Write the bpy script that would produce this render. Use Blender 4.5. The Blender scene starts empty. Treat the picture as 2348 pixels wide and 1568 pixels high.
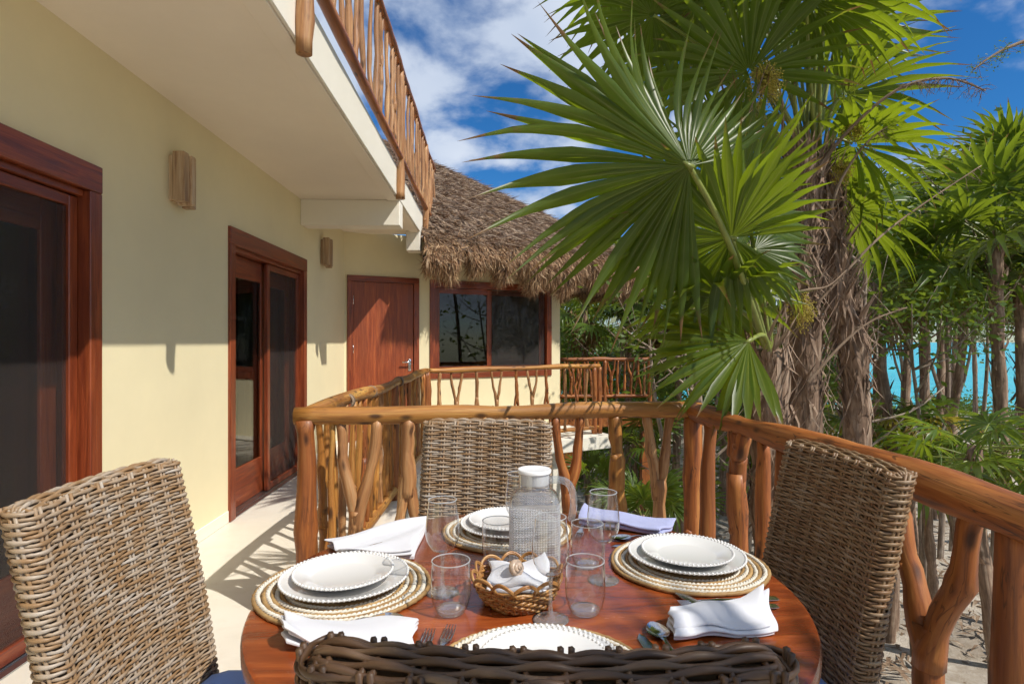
import bpy, math, random
import numpy as np
from mathutils import Vector, Matrix, Quaternion

# ------------------------------------------------------------------ camera
S = bpy.context.scene
COL = S.collection
FPX, CX, CY = 1350.0, 1174.0, 784.0          # focal length / centre in a 2348 px wide frame
EYE = 1.29
YAW = math.radians(2.04)
SN, CS = math.sin(YAW), math.cos(YAW)
cam_d = bpy.data.cameras.new('camera')
cam_d.sensor_width = 36.0
cam_d.lens = FPX / 2348.0 * 36.0
cam_d.clip_start = 0.02
cam_d.clip_end = 6000.0
cam = bpy.data.objects.new('camera', cam_d)
cam.location = (0, 0, EYE)
cam.rotation_euler = (math.radians(90), 0, -YAW)
COL.objects.link(cam)
S.camera = cam

# ------------------------------------------------------------------ light
TO_SUN = Vector((0.685, -0.51, 1.0)).normalized()
sun_d = bpy.data.lights.new('sun', 'SUN')
sun_d.energy = 4.3
sun_d.angle = math.radians(0.53)
sun_d.color = (1.0, 0.95, 0.86)
sun = bpy.data.objects.new('sun', sun_d)
sun.rotation_euler = (-TO_SUN).to_track_quat('-Z', 'Y').to_euler()
sun.location = (20, -15, 30)
COL.objects.link(sun)

world = bpy.data.worlds.new('World')
S.world = world
world.use_nodes = True
WT = world.node_tree
WT.nodes.clear()
def wn(t, **k):
    n = WT.nodes.new(t)
    for a, b in k.items(): setattr(n, a, b)
    return n
def wl(a, ao, b, bi): WT.links.new(a.outputs[ao], b.inputs[bi])
w_out = wn('ShaderNodeOutputWorld')
w_bg = wn('ShaderNodeBackground')
w_bg.inputs['Strength'].default_value = 0.093
w_sky = wn('ShaderNodeTexSky', sky_type='NISHITA', sun_disc=False)
w_sky.sun_elevation = math.asin(TO_SUN.z)
w_sky.sun_rotation = math.atan2(TO_SUN.x, TO_SUN.y)
w_sky.altitude = 300.0
w_sky.air_density = 1.0
w_sky.dust_density = 0.15
w_sky.ozone_density = 3.0
w_hs = wn('ShaderNodeHueSaturation')
w_hs.inputs['Saturation'].default_value = 1.1
w_hs.inputs['Value'].default_value = 1.0
wl(w_sky, 0, w_hs, 'Color')
w_tn = wn('ShaderNodeMix', data_type='RGBA', blend_type='MULTIPLY'); 
w_tn.inputs[7].default_value = (0.30, 0.80, 1.16, 1); wl(w_hs, 0, w_tn, 6)
# clouds: a layer of noise on the sky plane
w_tc = wn('ShaderNodeTexCoord')
w_sep = wn('ShaderNodeSeparateXYZ'); wl(w_tc, 'Generated', w_sep, 0)
w_zz = wn('ShaderNodeMath', operation='MAXIMUM'); wl(w_sep, 'Z', w_zz, 0); w_zz.inputs[1].default_value = 0.0
w_z2 = wn('ShaderNodeMath', operation='ADD'); wl(w_zz, 0, w_z2, 0); w_z2.inputs[1].default_value = 0.35
w_dx = wn('ShaderNodeMath', operation='DIVIDE'); wl(w_sep, 'X', w_dx, 0); wl(w_z2, 0, w_dx, 1)
w_dy = wn('ShaderNodeMath', operation='DIVIDE'); wl(w_sep, 'Y', w_dy, 0); wl(w_z2, 0, w_dy, 1)
w_cmb = wn('ShaderNodeCombineXYZ'); wl(w_dx, 0, w_cmb, 0); wl(w_dy, 0, w_cmb, 1)
w_tz = wn('ShaderNodeMapRange', interpolation_type='SMOOTHSTEP'); wl(w_sep, 'Z', w_tz, 'Value'); w_tz.inputs['From Min'].default_value = 0.0; w_tz.inputs['From Max'].default_value = 0.30; w_tz.inputs['To Min'].default_value = 0.25; wl(w_tz, 0, w_tn, 0)   # the air near the horizon is paler
w_map = wn('ShaderNodeMapping'); wl(w_cmb, 0, w_map, 0)
w_map.inputs['Location'].default_value = (11.55, 0.42, 0.0)
w_n1 = wn('ShaderNodeTexNoise'); wl(w_map, 0, w_n1, 'Vector')
w_n1.inputs['Scale'].default_value = 4.4; w_n1.inputs['Detail'].default_value = 9.0
w_n1.inputs['Roughness'].default_value = 0.53; w_n1.inputs['Distortion'].default_value = 0.12
w_n2 = wn('ShaderNodeTexNoise'); wl(w_map, 0, w_n2, 'Vector')
w_n2.inputs['Scale'].default_value = 0.62; w_n2.inputs['Detail'].default_value = 2.0
w_mx = wn('ShaderNodeMath', operation='MULTIPLY_ADD'); wl(w_n2, 0, w_mx, 0); w_mx.inputs[1].default_value = 0.9; wl(w_n1, 0, w_mx, 2)
w_rp = wn('ShaderNodeMapRange', interpolation_type='SMOOTHSTEP'); wl(w_mx, 0, w_rp, 'Value')
w_rp.inputs['From Min'].default_value = 0.81; w_rp.inputs['From Max'].default_value = 1.03
w_rp.inputs['To Min'].default_value = 0.0; w_rp.inputs['To Max'].default_value = 0.9
w_n3 = wn('ShaderNodeTexNoise'); wl(w_map, 0, w_n3, 'Vector'); w_n3.inputs['Scale'].default_value = 5.0
w_cc = wn('ShaderNodeMix', data_type='RGBA'); wl(w_n3, 0, w_cc, 0)
w_cc.inputs[6].default_value = (4.2, 5.3, 7.2, 1); w_cc.inputs[7].default_value = (8.6, 9.1, 9.9, 1)
w_mix = wn('ShaderNodeMix', data_type='RGBA'); w_fd = wn('ShaderNodeMapRange', interpolation_type='SMOOTHSTEP'); wl(w_sep, 'Z', w_fd, 'Value'); w_fd.inputs['From Min'].default_value = 0.0; w_fd.inputs['From Max'].default_value = 0.06
w_cv = wn('ShaderNodeMath', operation='MULTIPLY'); wl(w_rp, 0, w_cv, 0); wl(w_fd, 0, w_cv, 1)
wl(w_cv, 0, w_mix, 0); wl(w_tn, 2, w_mix, 6); wl(w_cc, 2, w_mix, 7)
wl(w_mix, 2, w_bg, 'Color'); wl(w_bg, 0, w_out, 0)

S.view_settings.view_transform = 'Standard'
S.view_settings.look = 'None'
S.view_settings.exposure = 0.14
S.view_settings.gamma = 1.0
S.view_settings.use_curve_mapping = False
S.render.engine = 'CYCLES'
S.cycles.use_denoising = True
S.cycles.max_bounces = 7
S.cycles.diffuse_bounces = 4
S.cycles.glossy_bounces = 3
S.cycles.transmission_bounces = 6
S.cycles.use_adaptive_sampling = True
S.cycles.adaptive_threshold = 0.03
S.cycles.transparent_max_bounces = 16
S.cycles.sample_clamp_indirect = 6.0
S.cycles.caustics_reflective = False
S.cycles.caustics_refractive = False

# ------------------------------------------------------------------ positions measured in the photograph
def cw(xc, d, z):
    """camera-side offset and distance -> world (the wall runs along world y)"""
    return Vector((xc * CS + d * SN, -xc * SN + d * CS, z))
def at(px, py, d):
    return cw((px - CX) / FPX * d, d, EYE - (py - CY) / FPX * d)
def at_z(px, py, z):
    return at(px, py, (EYE - z) * FPX / (py - CY))
def on_line(px, p0, p1):
    """parameter along the plan line p0-p1 where it crosses image column px"""
    k = (px - CX) / FPX
    dx, dy = k * CS + SN, -k * SN + CS
    ex, ey = p1[0] - p0[0], p1[1] - p0[1]
    # p0 + t e = u d
    det = ex * (-dy) + dx * ey
    return (-p0[0] * (-dy) - dx * p0[1]) / det * 1.0
RNG = np.random.default_rng(7)
def rr(a, b): return float(RNG.uniform(a, b))

# ------------------------------------------------------------------ object helpers
def tag(o, label=None, cat=None, group=None, kind=None):
    if label: o['label'] = label
    if cat: o['category'] = cat
    if group: o['group'] = group
    if kind: o['kind'] = kind
    return o
def thing(name, label, cat, loc=(0, 0, 0), rz=0.0, group=None):
    o = bpy.data.objects.new(name, None)
    o.empty_display_size = 0.1
    o.location = loc; o.rotation_euler = (0, 0, rz)
    COL.objects.link(o)
    o.matrix_world = Matrix.Translation(Vector(loc)) @ Matrix.Rotation(rz, 4, 'Z')
    return tag(o, label, cat, group)
def link(name, mesh, parent=None, world=False, loc=None, rot=None, scale=None):
    o = bpy.data.objects.new(name, mesh)
    COL.objects.link(o)
    if parent is not None:
        o.parent = parent
        if world:
            o.matrix_parent_inverse = MW(parent).inverted()
    if loc is not None: o.location = loc
    if rot is not None:
        if isinstance(rot, Quaternion):
            o.rotation_mode = 'QUATERNION'; o.rotation_quaternion = rot
        else: o.rotation_euler = rot
    if scale is not None: o.scale = (scale,) * 3 if isinstance(scale, (int, float)) else scale
    return o
def MW(o):
    m = o.matrix_basis.copy()
    if o.parent is not None:
        m = MW(o.parent) @ o.matrix_parent_inverse @ m
    return m
def copy_tree(o, parent=None):
    c = o.copy(); COL.objects.link(c)
    c.parent = parent
    for ch in o.children: copy_tree(ch, c)
    return c

class MB:
    """collects shapes; every vertex also carries wc = (run along the grain, across, across)"""
    def __init__(s): s.v = []; s.f = []; s.w = []; s.m = []; s.n = 0
    def add(s, v, f, w=None, mi=0):
        v = np.asarray(v, float); k = s.n
        s.v.append(v); s.n += len(v)
        s.w.append(np.asarray(v if w is None else w, float))
        s.f += [tuple(i + k for i in q) for q in f]
        s.m += [mi] * len(f)
        return s
    def grid(s, P, W=None, cu=False, cv=False, mi=0):
        nu, nv = P.shape[:2]; f = []
        for i in range(nu if cu else nu - 1):
            for j in range(nv if cv else nv - 1):
                i2, j2 = (i + 1) % nu, (j + 1) % nv
                f.append((i * nv + j, i2 * nv + j, i2 * nv + j2, i * nv + j2))
        return s.add(P.reshape(-1, 3), f, None if W is None else W.reshape(-1, 3), mi)
    def tube(s, path, rad, segs=8, closed=False, flat=1.0, up=None, cap=True, mi=0, off=None, twist=0.0, ridge=0.0, lobes=2):
        P = np.asarray(path, float); n = len(P)
        R = np.full(n, rad) if np.isscalar(rad) else np.asarray(rad, float)
        if closed: T = np.roll(P, -1, 0) - np.roll(P, 1, 0)
        else: T = np.gradient(P, axis=0)
        T /= np.linalg.norm(T, axis=1, keepdims=True) + 1e-12
        if up is None:
            u = np.array([0, 0, 1.0]) if abs(T[0][2]) < 0.8 else np.array([1.0, 0, 0])
            N = np.zeros_like(P)
            for i in range(n):
                u = u - T[i] * np.dot(u, T[i]); u /= np.linalg.norm(u) + 1e-12
                N[i] = u
        else:
            N = np.asarray(up, float)
            if N.ndim == 1: N = np.tile(N, (n, 1))
            N = N - T * np.sum(N * T, 1, keepdims=True); N /= np.linalg.norm(N, axis=1, keepdims=True) + 1e-12
        B = np.cross(T, N)
        L = np.concatenate([[0], np.cumsum(np.linalg.norm(np.diff(P, axis=0), axis=1))])
        a = np.linspace(0, 2 * np.pi, segs, endpoint=False)
        rv = R[:, None] * (1.0 + (ridge * np.cos(lobes * (a[None] ) - twist * L[:, None]) if ridge else 0.0))
        ca, sa = np.cos(a), np.sin(a)
        V = P[:, None] + N[:, None] * (rv * ca)[..., None] + B[:, None] * (rv * sa * flat)[..., None]
        o = rr(0, 50) if off is None else off
        W = np.stack([np.tile((L + o)[:, None], (1, segs)), R[:, None] * ca[None] + o * 1.7, R[:, None] * sa[None]], -1)
        k = s.n
        s.grid(V, W, cu=closed, cv=True, mi=mi)
        if cap and not closed:
            s.f.append(tuple(k + i for i in range(segs))); s.m.append(mi)
            s.f.append(tuple(k + (n - 1) * segs + i for i in reversed(range(segs)))); s.m.append(mi)
        return s
    def box(s, lo, hi, bev=0.0, axis=None, mi=0, M=None):
        lo = np.array(lo, float); hi = np.array(hi, float)
        d = hi - lo
        ax = int(np.argmax(d)) if axis is None else axis
        oth = [i for i in range(3) if i != ax]
        if bev <= 0:
            V = np.array([[x, y, z] for x in (lo[0], hi[0]) for y in (lo[1], hi[1]) for z in (lo[2], hi[2])])
            f = [(0, 1, 3, 2), (4, 6, 7, 5), (0, 4, 5, 1), (2, 3, 7, 6), (0, 2, 6, 4), (1, 5, 7, 3)]
        else:
            b = min(bev, 0.45 * float(d.min())); V = []; idx = {}
            for ix in (0, 1):
                for iy in (0, 1):
                    for iz in (0, 1):
                        c = np.where(np.array((ix, iy, iz)) == 0, lo, hi)
                        sg = np.where(np.array((ix, iy, iz)) == 0, 1, -1)
                        for k in range(3):
                            p = c + sg * b; p[k] = c[k]; idx[(ix, iy, iz, k)] = len(V); V.append(p)
            f = []
            for k in range(3):
                o1, o2 = [i for i in range(3) if i != k]
                for e in (0, 1):
                    q = []
                    for (p1, p2) in ((0, 0), (1, 0), (1, 1), (0, 1)):
                        t = [0, 0, 0]; t[k] = e; t[o1] = p1; t[o2] = p2
                        q.append(idx[(t[0], t[1], t[2], k)])
                    nrm = np.cross(np.array(V[q[1]]) - V[q[0]], np.array(V[q[2]]) - V[q[1]])
                    if (nrm[k] > 0) != (e == 1): q.reverse()
                    f.append(tuple(q))
            for k in range(3):
                o1, o2 = [i for i in range(3) if i != k]
                for p1 in (0, 1):
                    for p2 in (0, 1):
                        q = []
                        for (e, kk) in ((0, o1), (1, o1), (1, o2), (0, o2)):
                            t = [0, 0, 0]; t[k] = e; t[o1] = p1; t[o2] = p2
                            q.append(idx[(t[0], t[1], t[2], kk)])
                        A = [np.array(V[i]) for i in q]
                        nrm = np.cross(A[1] - A[0], A[2] - A[1]); out = sum(A) / 4 - (lo + hi) / 2
                        out[k] = 0
                        if np.dot(nrm, out) < 0: q.reverse()
                        f.append(tuple(q))
            for ix in (0, 1):
                for iy in (0, 1):
                    for iz in (0, 1):
                        q = [idx[(ix, iy, iz, k)] for k in range(3)]
                        A = [np.array(V[i]) for i in q]
                        if np.dot(np.cross(A[1] - A[0], A[2] - A[1]), sum(A) / 3 - (lo + hi) / 2) < 0: q.reverse()
                        f.append(tuple(q))
            V = np.array(V)
        W = np.stack([V[:, ax], V[:, oth[0]], V[:, oth[1]]], -1) + rr(0, 30)
        if M is not None:
            V = np.array([(M @ Vector(p))[:] for p in V])
        return s.add(V, f, W, mi)
    def lathe(s, prof, segs=32, c=(0, 0, 0), mi=0, cap0=False, cap1=False):
        pr = np.array(prof, float); a = np.linspace(0, 2 * np.pi, segs, endpoint=False)
        V = np.stack([pr[:, 0][:, None] * np.cos(a)[None] + c[0], pr[:, 0][:, None] * np.sin(a)[None] + c[1],
                      np.tile(pr[:, 1][:, None], (1, segs)) + c[2]], -1)
        k = s.n
        nu, nv = V.shape[:2]
        f = [(i * nv + j, i * nv + (j + 1) % nv, (i + 1) * nv + (j + 1) % nv, (i + 1) * nv + j) for i in range(nu - 1) for j in range(nv)]
        s.add(V.reshape(-1, 3), f, None, mi)
        if cap0: s.f.append(tuple(k + i for i in reversed(range(segs)))); s.m.append(mi)
        if cap1: s.f.append(tuple(k + (nu - 1) * segs + i for i in range(segs))); s.m.append(mi)
        return s
    def mesh(s, name, mats, smooth=True, sharp=None):
        me = bpy.data.meshes.new(name)
        V = np.concatenate(s.v); W = np.concatenate(s.w)
        me.from_pydata(V.tolist(), [], s.f)
        a = me.attributes.new('wc', 'FLOAT_VECTOR', 'POINT')
        a.data.foreach_set('vector', W.astype(np.float32).ravel())
        for m in (mats if isinstance(mats, (list, tuple)) else [mats]): me.materials.append(m)
        if any(s.m): me.polygons.foreach_set('material_index', s.m)
        if smooth:
            me.polygons.foreach_set('use_smooth', [True] * len(me.polygons))
            if sharp is not None: me.set_sharp_from_angle(angle=math.radians(sharp))
        me.update()
        return me
    def put(s, name, mats, parent=None, world=False, smooth=True, sharp=None, **k):
        return link(name, s.mesh(name, mats, smooth, sharp), parent, world, **k)

# ------------------------------------------------------------------ materials
MAT = {}
class NT:
    def __init__(s, name):
        s.m = bpy.data.materials.new(name); s.m.use_nodes = True
        s.t = s.m.node_tree; s.t.nodes.clear()
        s.out = s.n('ShaderNodeOutputMaterial'); MAT[name] = s.m
    def n(s, t, **k):
        x = s.t.nodes.new(t)
        for a, b in k.items(): setattr(x, a, b)
        return x
    def l(s, a, b): s.t.links.new(a, b)
    def bsdf(s, **k):
        b = s.n('ShaderNodeBsdfPrincipled')
        for a, v in k.items():
            i = b.inputs[a.replace('_', ' ')]
            if hasattr(v, 'links'): s.l(v, i)
            else: i.default_value = v if not (isinstance(v, tuple) and len(v) == 3) else (*v, 1)
        return b
    def noise(s, vec, scale, detail=4, rough=0.55, dist=0.0, dim='3D'):
        x = s.n('ShaderNodeTexNoise', noise_dimensions=dim)
        if vec is not None: s.l(vec, x.inputs['Vector'])
        x.inputs['Scale'].default_value = scale; x.inputs['Detail'].default_value = detail
        x.inputs['Roughness'].default_value = rough; x.inputs['Distortion'].default_value = dist
        return x.outputs[0]
    def mapr(s, v, a, b, c=0.0, d=1.0, smooth=False):
        x = s.n('ShaderNodeMapRange'); s.l(v, x.inputs[0])
        if smooth: x.interpolation_type = 'SMOOTHSTEP'
        for i, k in enumerate((a, b, c, d)): x.inputs[i + 1].default_value = k
        return x.outputs[0]
    def mix(s, f, a, b, mode='MIX'):
        x = s.n('ShaderNodeMix', data_type='RGBA', blend_type=mode)
        for i, v in ((0, f), (6, a), (7, b)):
            if hasattr(v, 'links'): s.l(v, x.inputs[i])
            elif isinstance(v, tuple): x.inputs[i].default_value = (*v, 1)
            else: x.inputs[i].default_value = v
        return x.outputs[2]
    def math(s, op, a, b=None):
        x = s.n('ShaderNodeMath', operation=op)
        for i, v in enumerate((a, b)):
            if v is None: continue
            if hasattr(v, 'links'): s.l(v, x.inputs[i])
            else: x.inputs[i].default_value = v
        return x.outputs[0]
    def ramp(s, f, *stops):
        x = s.n('ShaderNodeValToRGB'); s.l(f, x.inputs[0])
        e = x.color_ramp.elements
        while len(e) < len(stops): e.new(0.5)
        for q, (p, c) in zip(e, stops): q.position = p; q.color = (*c, 1)
        return x.outputs[0]
    def wc(s, sx=1, sy=1, sz=1, rnd=0.0):
        a = s.n('ShaderNodeAttribute', attribute_name='wc')
        v = s.n('ShaderNodeVectorMath', operation='MULTIPLY'); s.l(a.outputs['Vector'], v.inputs[0]); v.inputs[1].default_value = (sx, sy, sz)
        o = v.outputs[0]
        if rnd:
            i = s.n('ShaderNodeObjectInfo'); k = s.math('MULTIPLY', i.outputs['Random'], rnd)
            v2 = s.n('ShaderNodeVectorMath', operation='ADD'); s.l(o, v2.inputs[0]); s.l(k, v2.inputs[1]); o = v2.outputs[0]
        return o
    def rnd(s): return s.n('ShaderNodeObjectInfo').outputs['Random']
    def obj(s): return s.n('ShaderNodeTexCoord').outputs['Object']
    def geo(s): return s.n('ShaderNodeNewGeometry').outputs['Position']
    def bump(s, h, strength=0.3, dist=0.01, nrm=None):
        x = s.n('ShaderNodeBump'); s.l(h, x.inputs['Height'])
        x.inputs['Strength'].default_value = strength; x.inputs['Distance'].default_value = dist
        if nrm is not None: s.l(nrm, x.inputs['Normal'])
        return x.outputs[0]
    def done(s, sh): s.l(sh.outputs[0] if hasattr(sh, 'outputs') else sh, s.out.inputs[0]); return s.m

def m_stucco(name, base, var=0.06, bump=0.25):
    t = NT(name); g = t.geo()
    n1 = t.noise(g, 0.9, 5); n2 = t.noise(g, 160, 3); n3 = t.noise(g, 14, 4)
    c = t.mix(t.mapr(n1, .3, .7), tuple(x * (1 - var) for x in base), tuple(min(1, x * (1 + var * .6)) for x in base))
    c = t.mix(t.mapr(n3, .35, .75, 0, .10), c, tuple(x * .86 for x in base))
    b = t.bump(n2, bump, 0.002); b = t.bump(n3, 0.12, 0.006, b)
    return t.done(t.bsdf(Base_Color=c, Roughness=0.85, Normal=b, Specular_IOR_Level=0.25))
m_stucco('stucco', (0.81, 0.715, 0.465), .08)
m_stucco('soffit', (0.88, 0.79, 0.66))
m_stucco('fascia', (0.82, 0.77, 0.66))

def m_floor():
    t = NT('floor'); g = t.geo()
    n1 = t.noise(g, 1.3, 6, .6); n2 = t.noise(g, 6, 6, .65, .6); n3 = t.noise(g, 90, 3)
    c = t.mix(t.mapr(n1, .3, .7), (0.68, 0.62, 0.52), (0.77, 0.72, 0.63))
    c = t.mix(t.mapr(n2, .5, .75, 0, .35), c, (0.60, 0.52, 0.41))
    sp = t.noise(g, 38, 2)
    c = t.mix(t.mapr(sp, .70, .76, 0, .35), c, (0.35, 0.27, 0.18))
    return t.done(t.bsdf(Base_Color=c, Roughness=t.mapr(n2, .3, .7, .38, .6), Normal=t.bump(n3, .15, .002)))
m_floor()

def m_wood(name, dark, mid, light, rough=0.46, coat=0.05, knots=True, gs=1.0, rnd=0.5):
    t = NT(name); v = t.wc(2.6 * gs, 42 * gs, 42 * gs, 30)
    n1 = t.noise(v, 1.0, 6, .6, .6)
    v2 = t.wc(1.6, 8, 8, 17); n2 = t.noise(v2, 1.0, 3, .5)
    v3 = t.wc(9 * gs, 190 * gs, 190 * gs, 11); n3 = t.noise(v3, 1.0, 2)
    c = t.ramp(n1, (0.34, dark), (0.5, mid), (0.66, light))
    c = t.mix(t.mapr(n2, .42, .62, 0, .6), c, tuple(a * .40 + b * .3 for a, b in zip(mid, dark)))
    c = t.mix(t.mapr(n3, .35, .65, 0.0, .25), c, dark)
    if knots:      # drying cracks along the log
        ck = t.noise(t.wc(1.8, 26, 26, 5), 1.0, 3, .6, 1.2)
        ck = t.mapr(t.math('ABSOLUTE', t.math('SUBTRACT', ck, .5)), .004, .022, .75, 0)
        ck = t.math('MULTIPLY', ck, t.mapr(t.noise(t.wc(5, 9, 9, 3), 1.0, 2), .5, .6, 0, 1))
        c = t.mix(ck, c, tuple(x * .22 for x in dark))
    r = t.rnd()
    c = t.mix(t.math('MULTIPLY', r, rnd), c, tuple(x * .55 for x in mid))
    if knots:
        vo = t.n('ShaderNodeTexVoronoi'); t.l(t.wc(6, 16, 16, 9), vo.inputs['Vector']); vo.inputs['Scale'].default_value = 1.0
        c = t.mix(t.mapr(vo.outputs['Distance'], .10, .24, .85, 0), c, tuple(x * .25 for x in dark))
    b = t.bump(n1, .5, .006); b = t.bump(n3, .2, .0015, b)
    return t.done(t.bsdf(Base_Color=c, Roughness=t.mapr(n1, .3, .7, rough, rough + .14), Coat_Weight=coat, Coat_Roughness=.18, Normal=b))
m_wood('log_honey', (0.15, 0.046, 0.010), (0.52, 0.215, 0.040), (0.74, 0.42, 0.105), gs=.8)
m_wood('log_red', (0.11, 0.028, 0.008), (0.41, 0.125, 0.026), (0.60, 0.25, 0.06), gs=.8)
m_wood('log_pale', (0.22, 0.085, 0.03), (0.50, 0.24, 0.09), (0.68, 0.42, 0.20), gs=.8)
m_wood('mahogany', (0.13, 0.023, 0.008), (0.265, 0.052, 0.015), (0.39, 0.092, 0.024), rough=.32, coat=.25, knots=False, rnd=.15)
m_wood('door_wood', (0.19, 0.036, 0.012), (0.31, 0.065, 0.018), (0.44, 0.11, 0.028), rough=.36, coat=.2, knots=False, rnd=.2)
m_wood('table_wood', (0.15, 0.029, 0.008), (0.30, 0.062, 0.014), (0.45, 0.115, 0.025), rough=.16, coat=.55, knots=False, gs=1.5, rnd=.1)
m_wood('lamp_wood', (0.26, 0.13, 0.065), (0.56, 0.38, 0.22), (0.76, 0.62, 0.44), rough=.6, coat=0, knots=False)

def m_wicker(name, dark, a, b, c_, dirt=.5, rough=.5):
    t = NT(name); v = t.wc(12, 1, 1, 97); n = t.noise(v, 1.0, 2, .5)
    n2 = t.noise(t.wc(30, 260, 260, 40), 1.0, 3)
    col = t.ramp(n, (0.40, a), (0.53, b), (0.67, c_))
    col = t.mix(t.mapr(n2, .45, .75, 0, .45), col, dark)
    k = t.noise(t.wc(60, 60, 60, 13), 1.0, 1)
    col = t.mix(t.mapr(k, .70, .78, 0, .6), col, dark)
    col = t.mix(t.math('MULTIPLY', t.rnd(), .4), col, a)
    return t.done(t.bsdf(Base_Color=col, Roughness=rough, Normal=t.bump(n2, .3, .001), Coat_Weight=.08, Coat_Roughness=.3))
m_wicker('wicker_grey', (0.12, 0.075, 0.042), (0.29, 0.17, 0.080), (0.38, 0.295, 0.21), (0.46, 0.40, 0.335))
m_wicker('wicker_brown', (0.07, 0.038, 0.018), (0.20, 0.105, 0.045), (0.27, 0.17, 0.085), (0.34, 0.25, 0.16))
m_wicker('wicker_shaded', (0.020, 0.010, 0.005), (0.070, 0.033, 0.013), (0.11, 0.056, 0.026), (0.19, 0.115, 0.062))  # chair wicker with the front chair's shade darkened into its colour
m_wicker('wicker_core', (0.05, 0.03, 0.02), (0.17, 0.105, 0.055), (0.21, 0.14, 0.08), (0.26, 0.18, 0.11))
m_wicker('basket_cane', (0.13, 0.05, 0.014), (0.33, 0.145, 0.042), (0.44, 0.225, 0.07), (0.54, 0.32, 0.125), rough=.35)
m_wicker('mat_straw', (0.12, 0.065, 0.022), (0.30, 0.175, 0.065), (0.40, 0.24, 0.09), (0.52, 0.34, 0.15), rough=.75)
m_wicker('mat_white', (0.36, 0.30, 0.21), (0.62, 0.57, 0.47), (0.72, 0.68, 0.60), (0.76, 0.73, 0.66), rough=.85)

def plain(name, col, rough=.5, metal=0.0, noise=0.0, ns=20, **k):
    t = NT(name)
    c = col
    if noise:
        n = t.noise(t.geo(), ns, 4)
        c = t.mix(t.mapr(n, .3, .7), tuple(x * (1 - noise) for x in col), tuple(min(1, x * (1 + noise)) for x in col))
    return t.done(t.bsdf(Base_Color=c, Roughness=rough, Metallic=metal, **k))
plain('porcelain', (0.71, 0.70, 0.685), .14, Coat_Weight=.5, Coat_Roughness=.05)
plain('steel', (0.62, 0.62, 0.63), .16, 1.0)
plain('alu', (0.50, 0.52, 0.54), .35, 1.0)
plain('white_plastic', (0.82, 0.82, 0.82), .3)
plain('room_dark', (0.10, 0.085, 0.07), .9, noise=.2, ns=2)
plain('room_light', (0.40, 0.37, 0.32), .9)
plain('black_gap', (0.012, 0.010, 0.010), .8)
plain('stone_grey', (0.40, 0.37, 0.32), .85, noise=.12, ns=6)
plain('fruit', (0.42, 0.33, 0.04), .55, noise=.35, ns=60)
plain('shell', (0.52, 0.38, 0.28), .35, noise=.35, ns=160)

def m_cloth(name, col, fine=900):
    t = NT(name); o = t.wc(1, 1, 1)
    w1 = t.n('ShaderNodeTexWave', wave_type='BANDS', bands_direction='X'); w1.inputs['Scale'].default_value = 55
    w2 = t.n('ShaderNodeTexWave', wave_type='BANDS', bands_direction='Y'); w2.inputs['Scale'].default_value = 55
    t.l(o, w1.inputs[0]); t.l(o, w2.inputs[0])
    h = t.math('MULTIPLY', w1.outputs[1], w2.outputs[1]); n = t.noise(o, 40, 4)
    hh = t.math('ADD', h, n)
    return t.done(t.bsdf(Base_Color=col, Roughness=.9, Sheen_Weight=.2, Normal=t.bump(hh, .35, .0015)))
m_cloth('napkin', (0.70, 0.70, 0.74))
m_cloth('napkin_sky_shade', (0.40, 0.43, 0.68))  # napkin cloth with blue sky shade put into its colour
m_cloth('cushion_blue', (0.20, 0.37, 0.80))
m_cloth('napkin_band', (0.42, 0.33, 0.24))

def m_thin_glass(name, tint, refl=1.0, body=0.0, edge=.8, rough=.015):
    t = NT(name)
    lw = t.n('ShaderNodeLayerWeight'); lw.inputs['Blend'].default_value = 0.5
    fc = lw.outputs['Facing']
    tr = t.n('ShaderNodeBsdfTransparent')
    t.l(t.mix(t.mapr(fc, .62, .96), tint, tuple(x * edge for x in tint)), tr.inputs[0])
    gl = t.n('ShaderNodeBsdfGlossy'); gl.inputs['Roughness'].default_value = rough
    fr = t.math('ADD', t.math('MULTIPLY', t.math('POWER', fc, 4.5), .8 * refl), .045 * refl)
    m = t.n('ShaderNodeMixShader'); t.l(fr, m.inputs[0]); t.l(tr.outputs[0], m.inputs[1]); t.l(gl.outputs[0], m.inputs[2])
    o = m.outputs[0]
    if body:
        df = t.n('ShaderNodeBsdfTranslucent'); df.inputs[0].default_value = (.85, .86, .88, 1)
        d2 = t.n('ShaderNodeBsdfDiffuse'); d2.inputs[0].default_value = (.85, .86, .88, 1)
        a = t.n('ShaderNodeMixShader'); t.l(df.outputs[0], a.inputs[1]); t.l(d2.outputs[0], a.inputs[2])
        m2 = t.n('ShaderNodeMixShader'); m2.inputs[0].default_value = body; t.l(o, m2.inputs[1]); t.l(a.outputs[0], m2.inputs[2]); o = m2.outputs[0]
    t.l(o, t.out.inputs[0])
m_thin_glass('clear_glass', (0.985, 0.99, 0.99), 2.4, edge=.50, body=.015)
m_thin_glass('rim_glint_glass', (0.9, 0.95, 0.95), 3.0, body=.5, edge=.8)  # milky white body paints a bright glint along the rims
m_thin_glass('base_glass', (0.95, 0.98, 0.98), 3.0, body=.16, edge=.75)
m_thin_glass('pitcher_glass', (0.90, 0.91, 0.93), 3.0, body=.44, edge=.7, rough=.06)
m_thin_glass('shoulder_glass', (0.94, 0.95, 0.96), 3.0, body=.14, edge=.75, rough=.03)
m_thin_glass('pane_glass', (0.55, 0.57, 0.56), 1.2)
t = NT('thick_glass'); t.done(t.bsdf(Base_Color=(0.93, 0.98, 0.98), Roughness=0.0, Transmission_Weight=1.0, IOR=1.48))
t = NT('fly_screen')     # fine dark mesh in front of a pane
tr = t.n('ShaderNodeBsdfTransparent'); tr.inputs[0].default_value = (.9, .9, .9, 1)
df = t.bsdf(Base_Color=(0.055, 0.045, 0.042), Roughness=.6)
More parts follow.
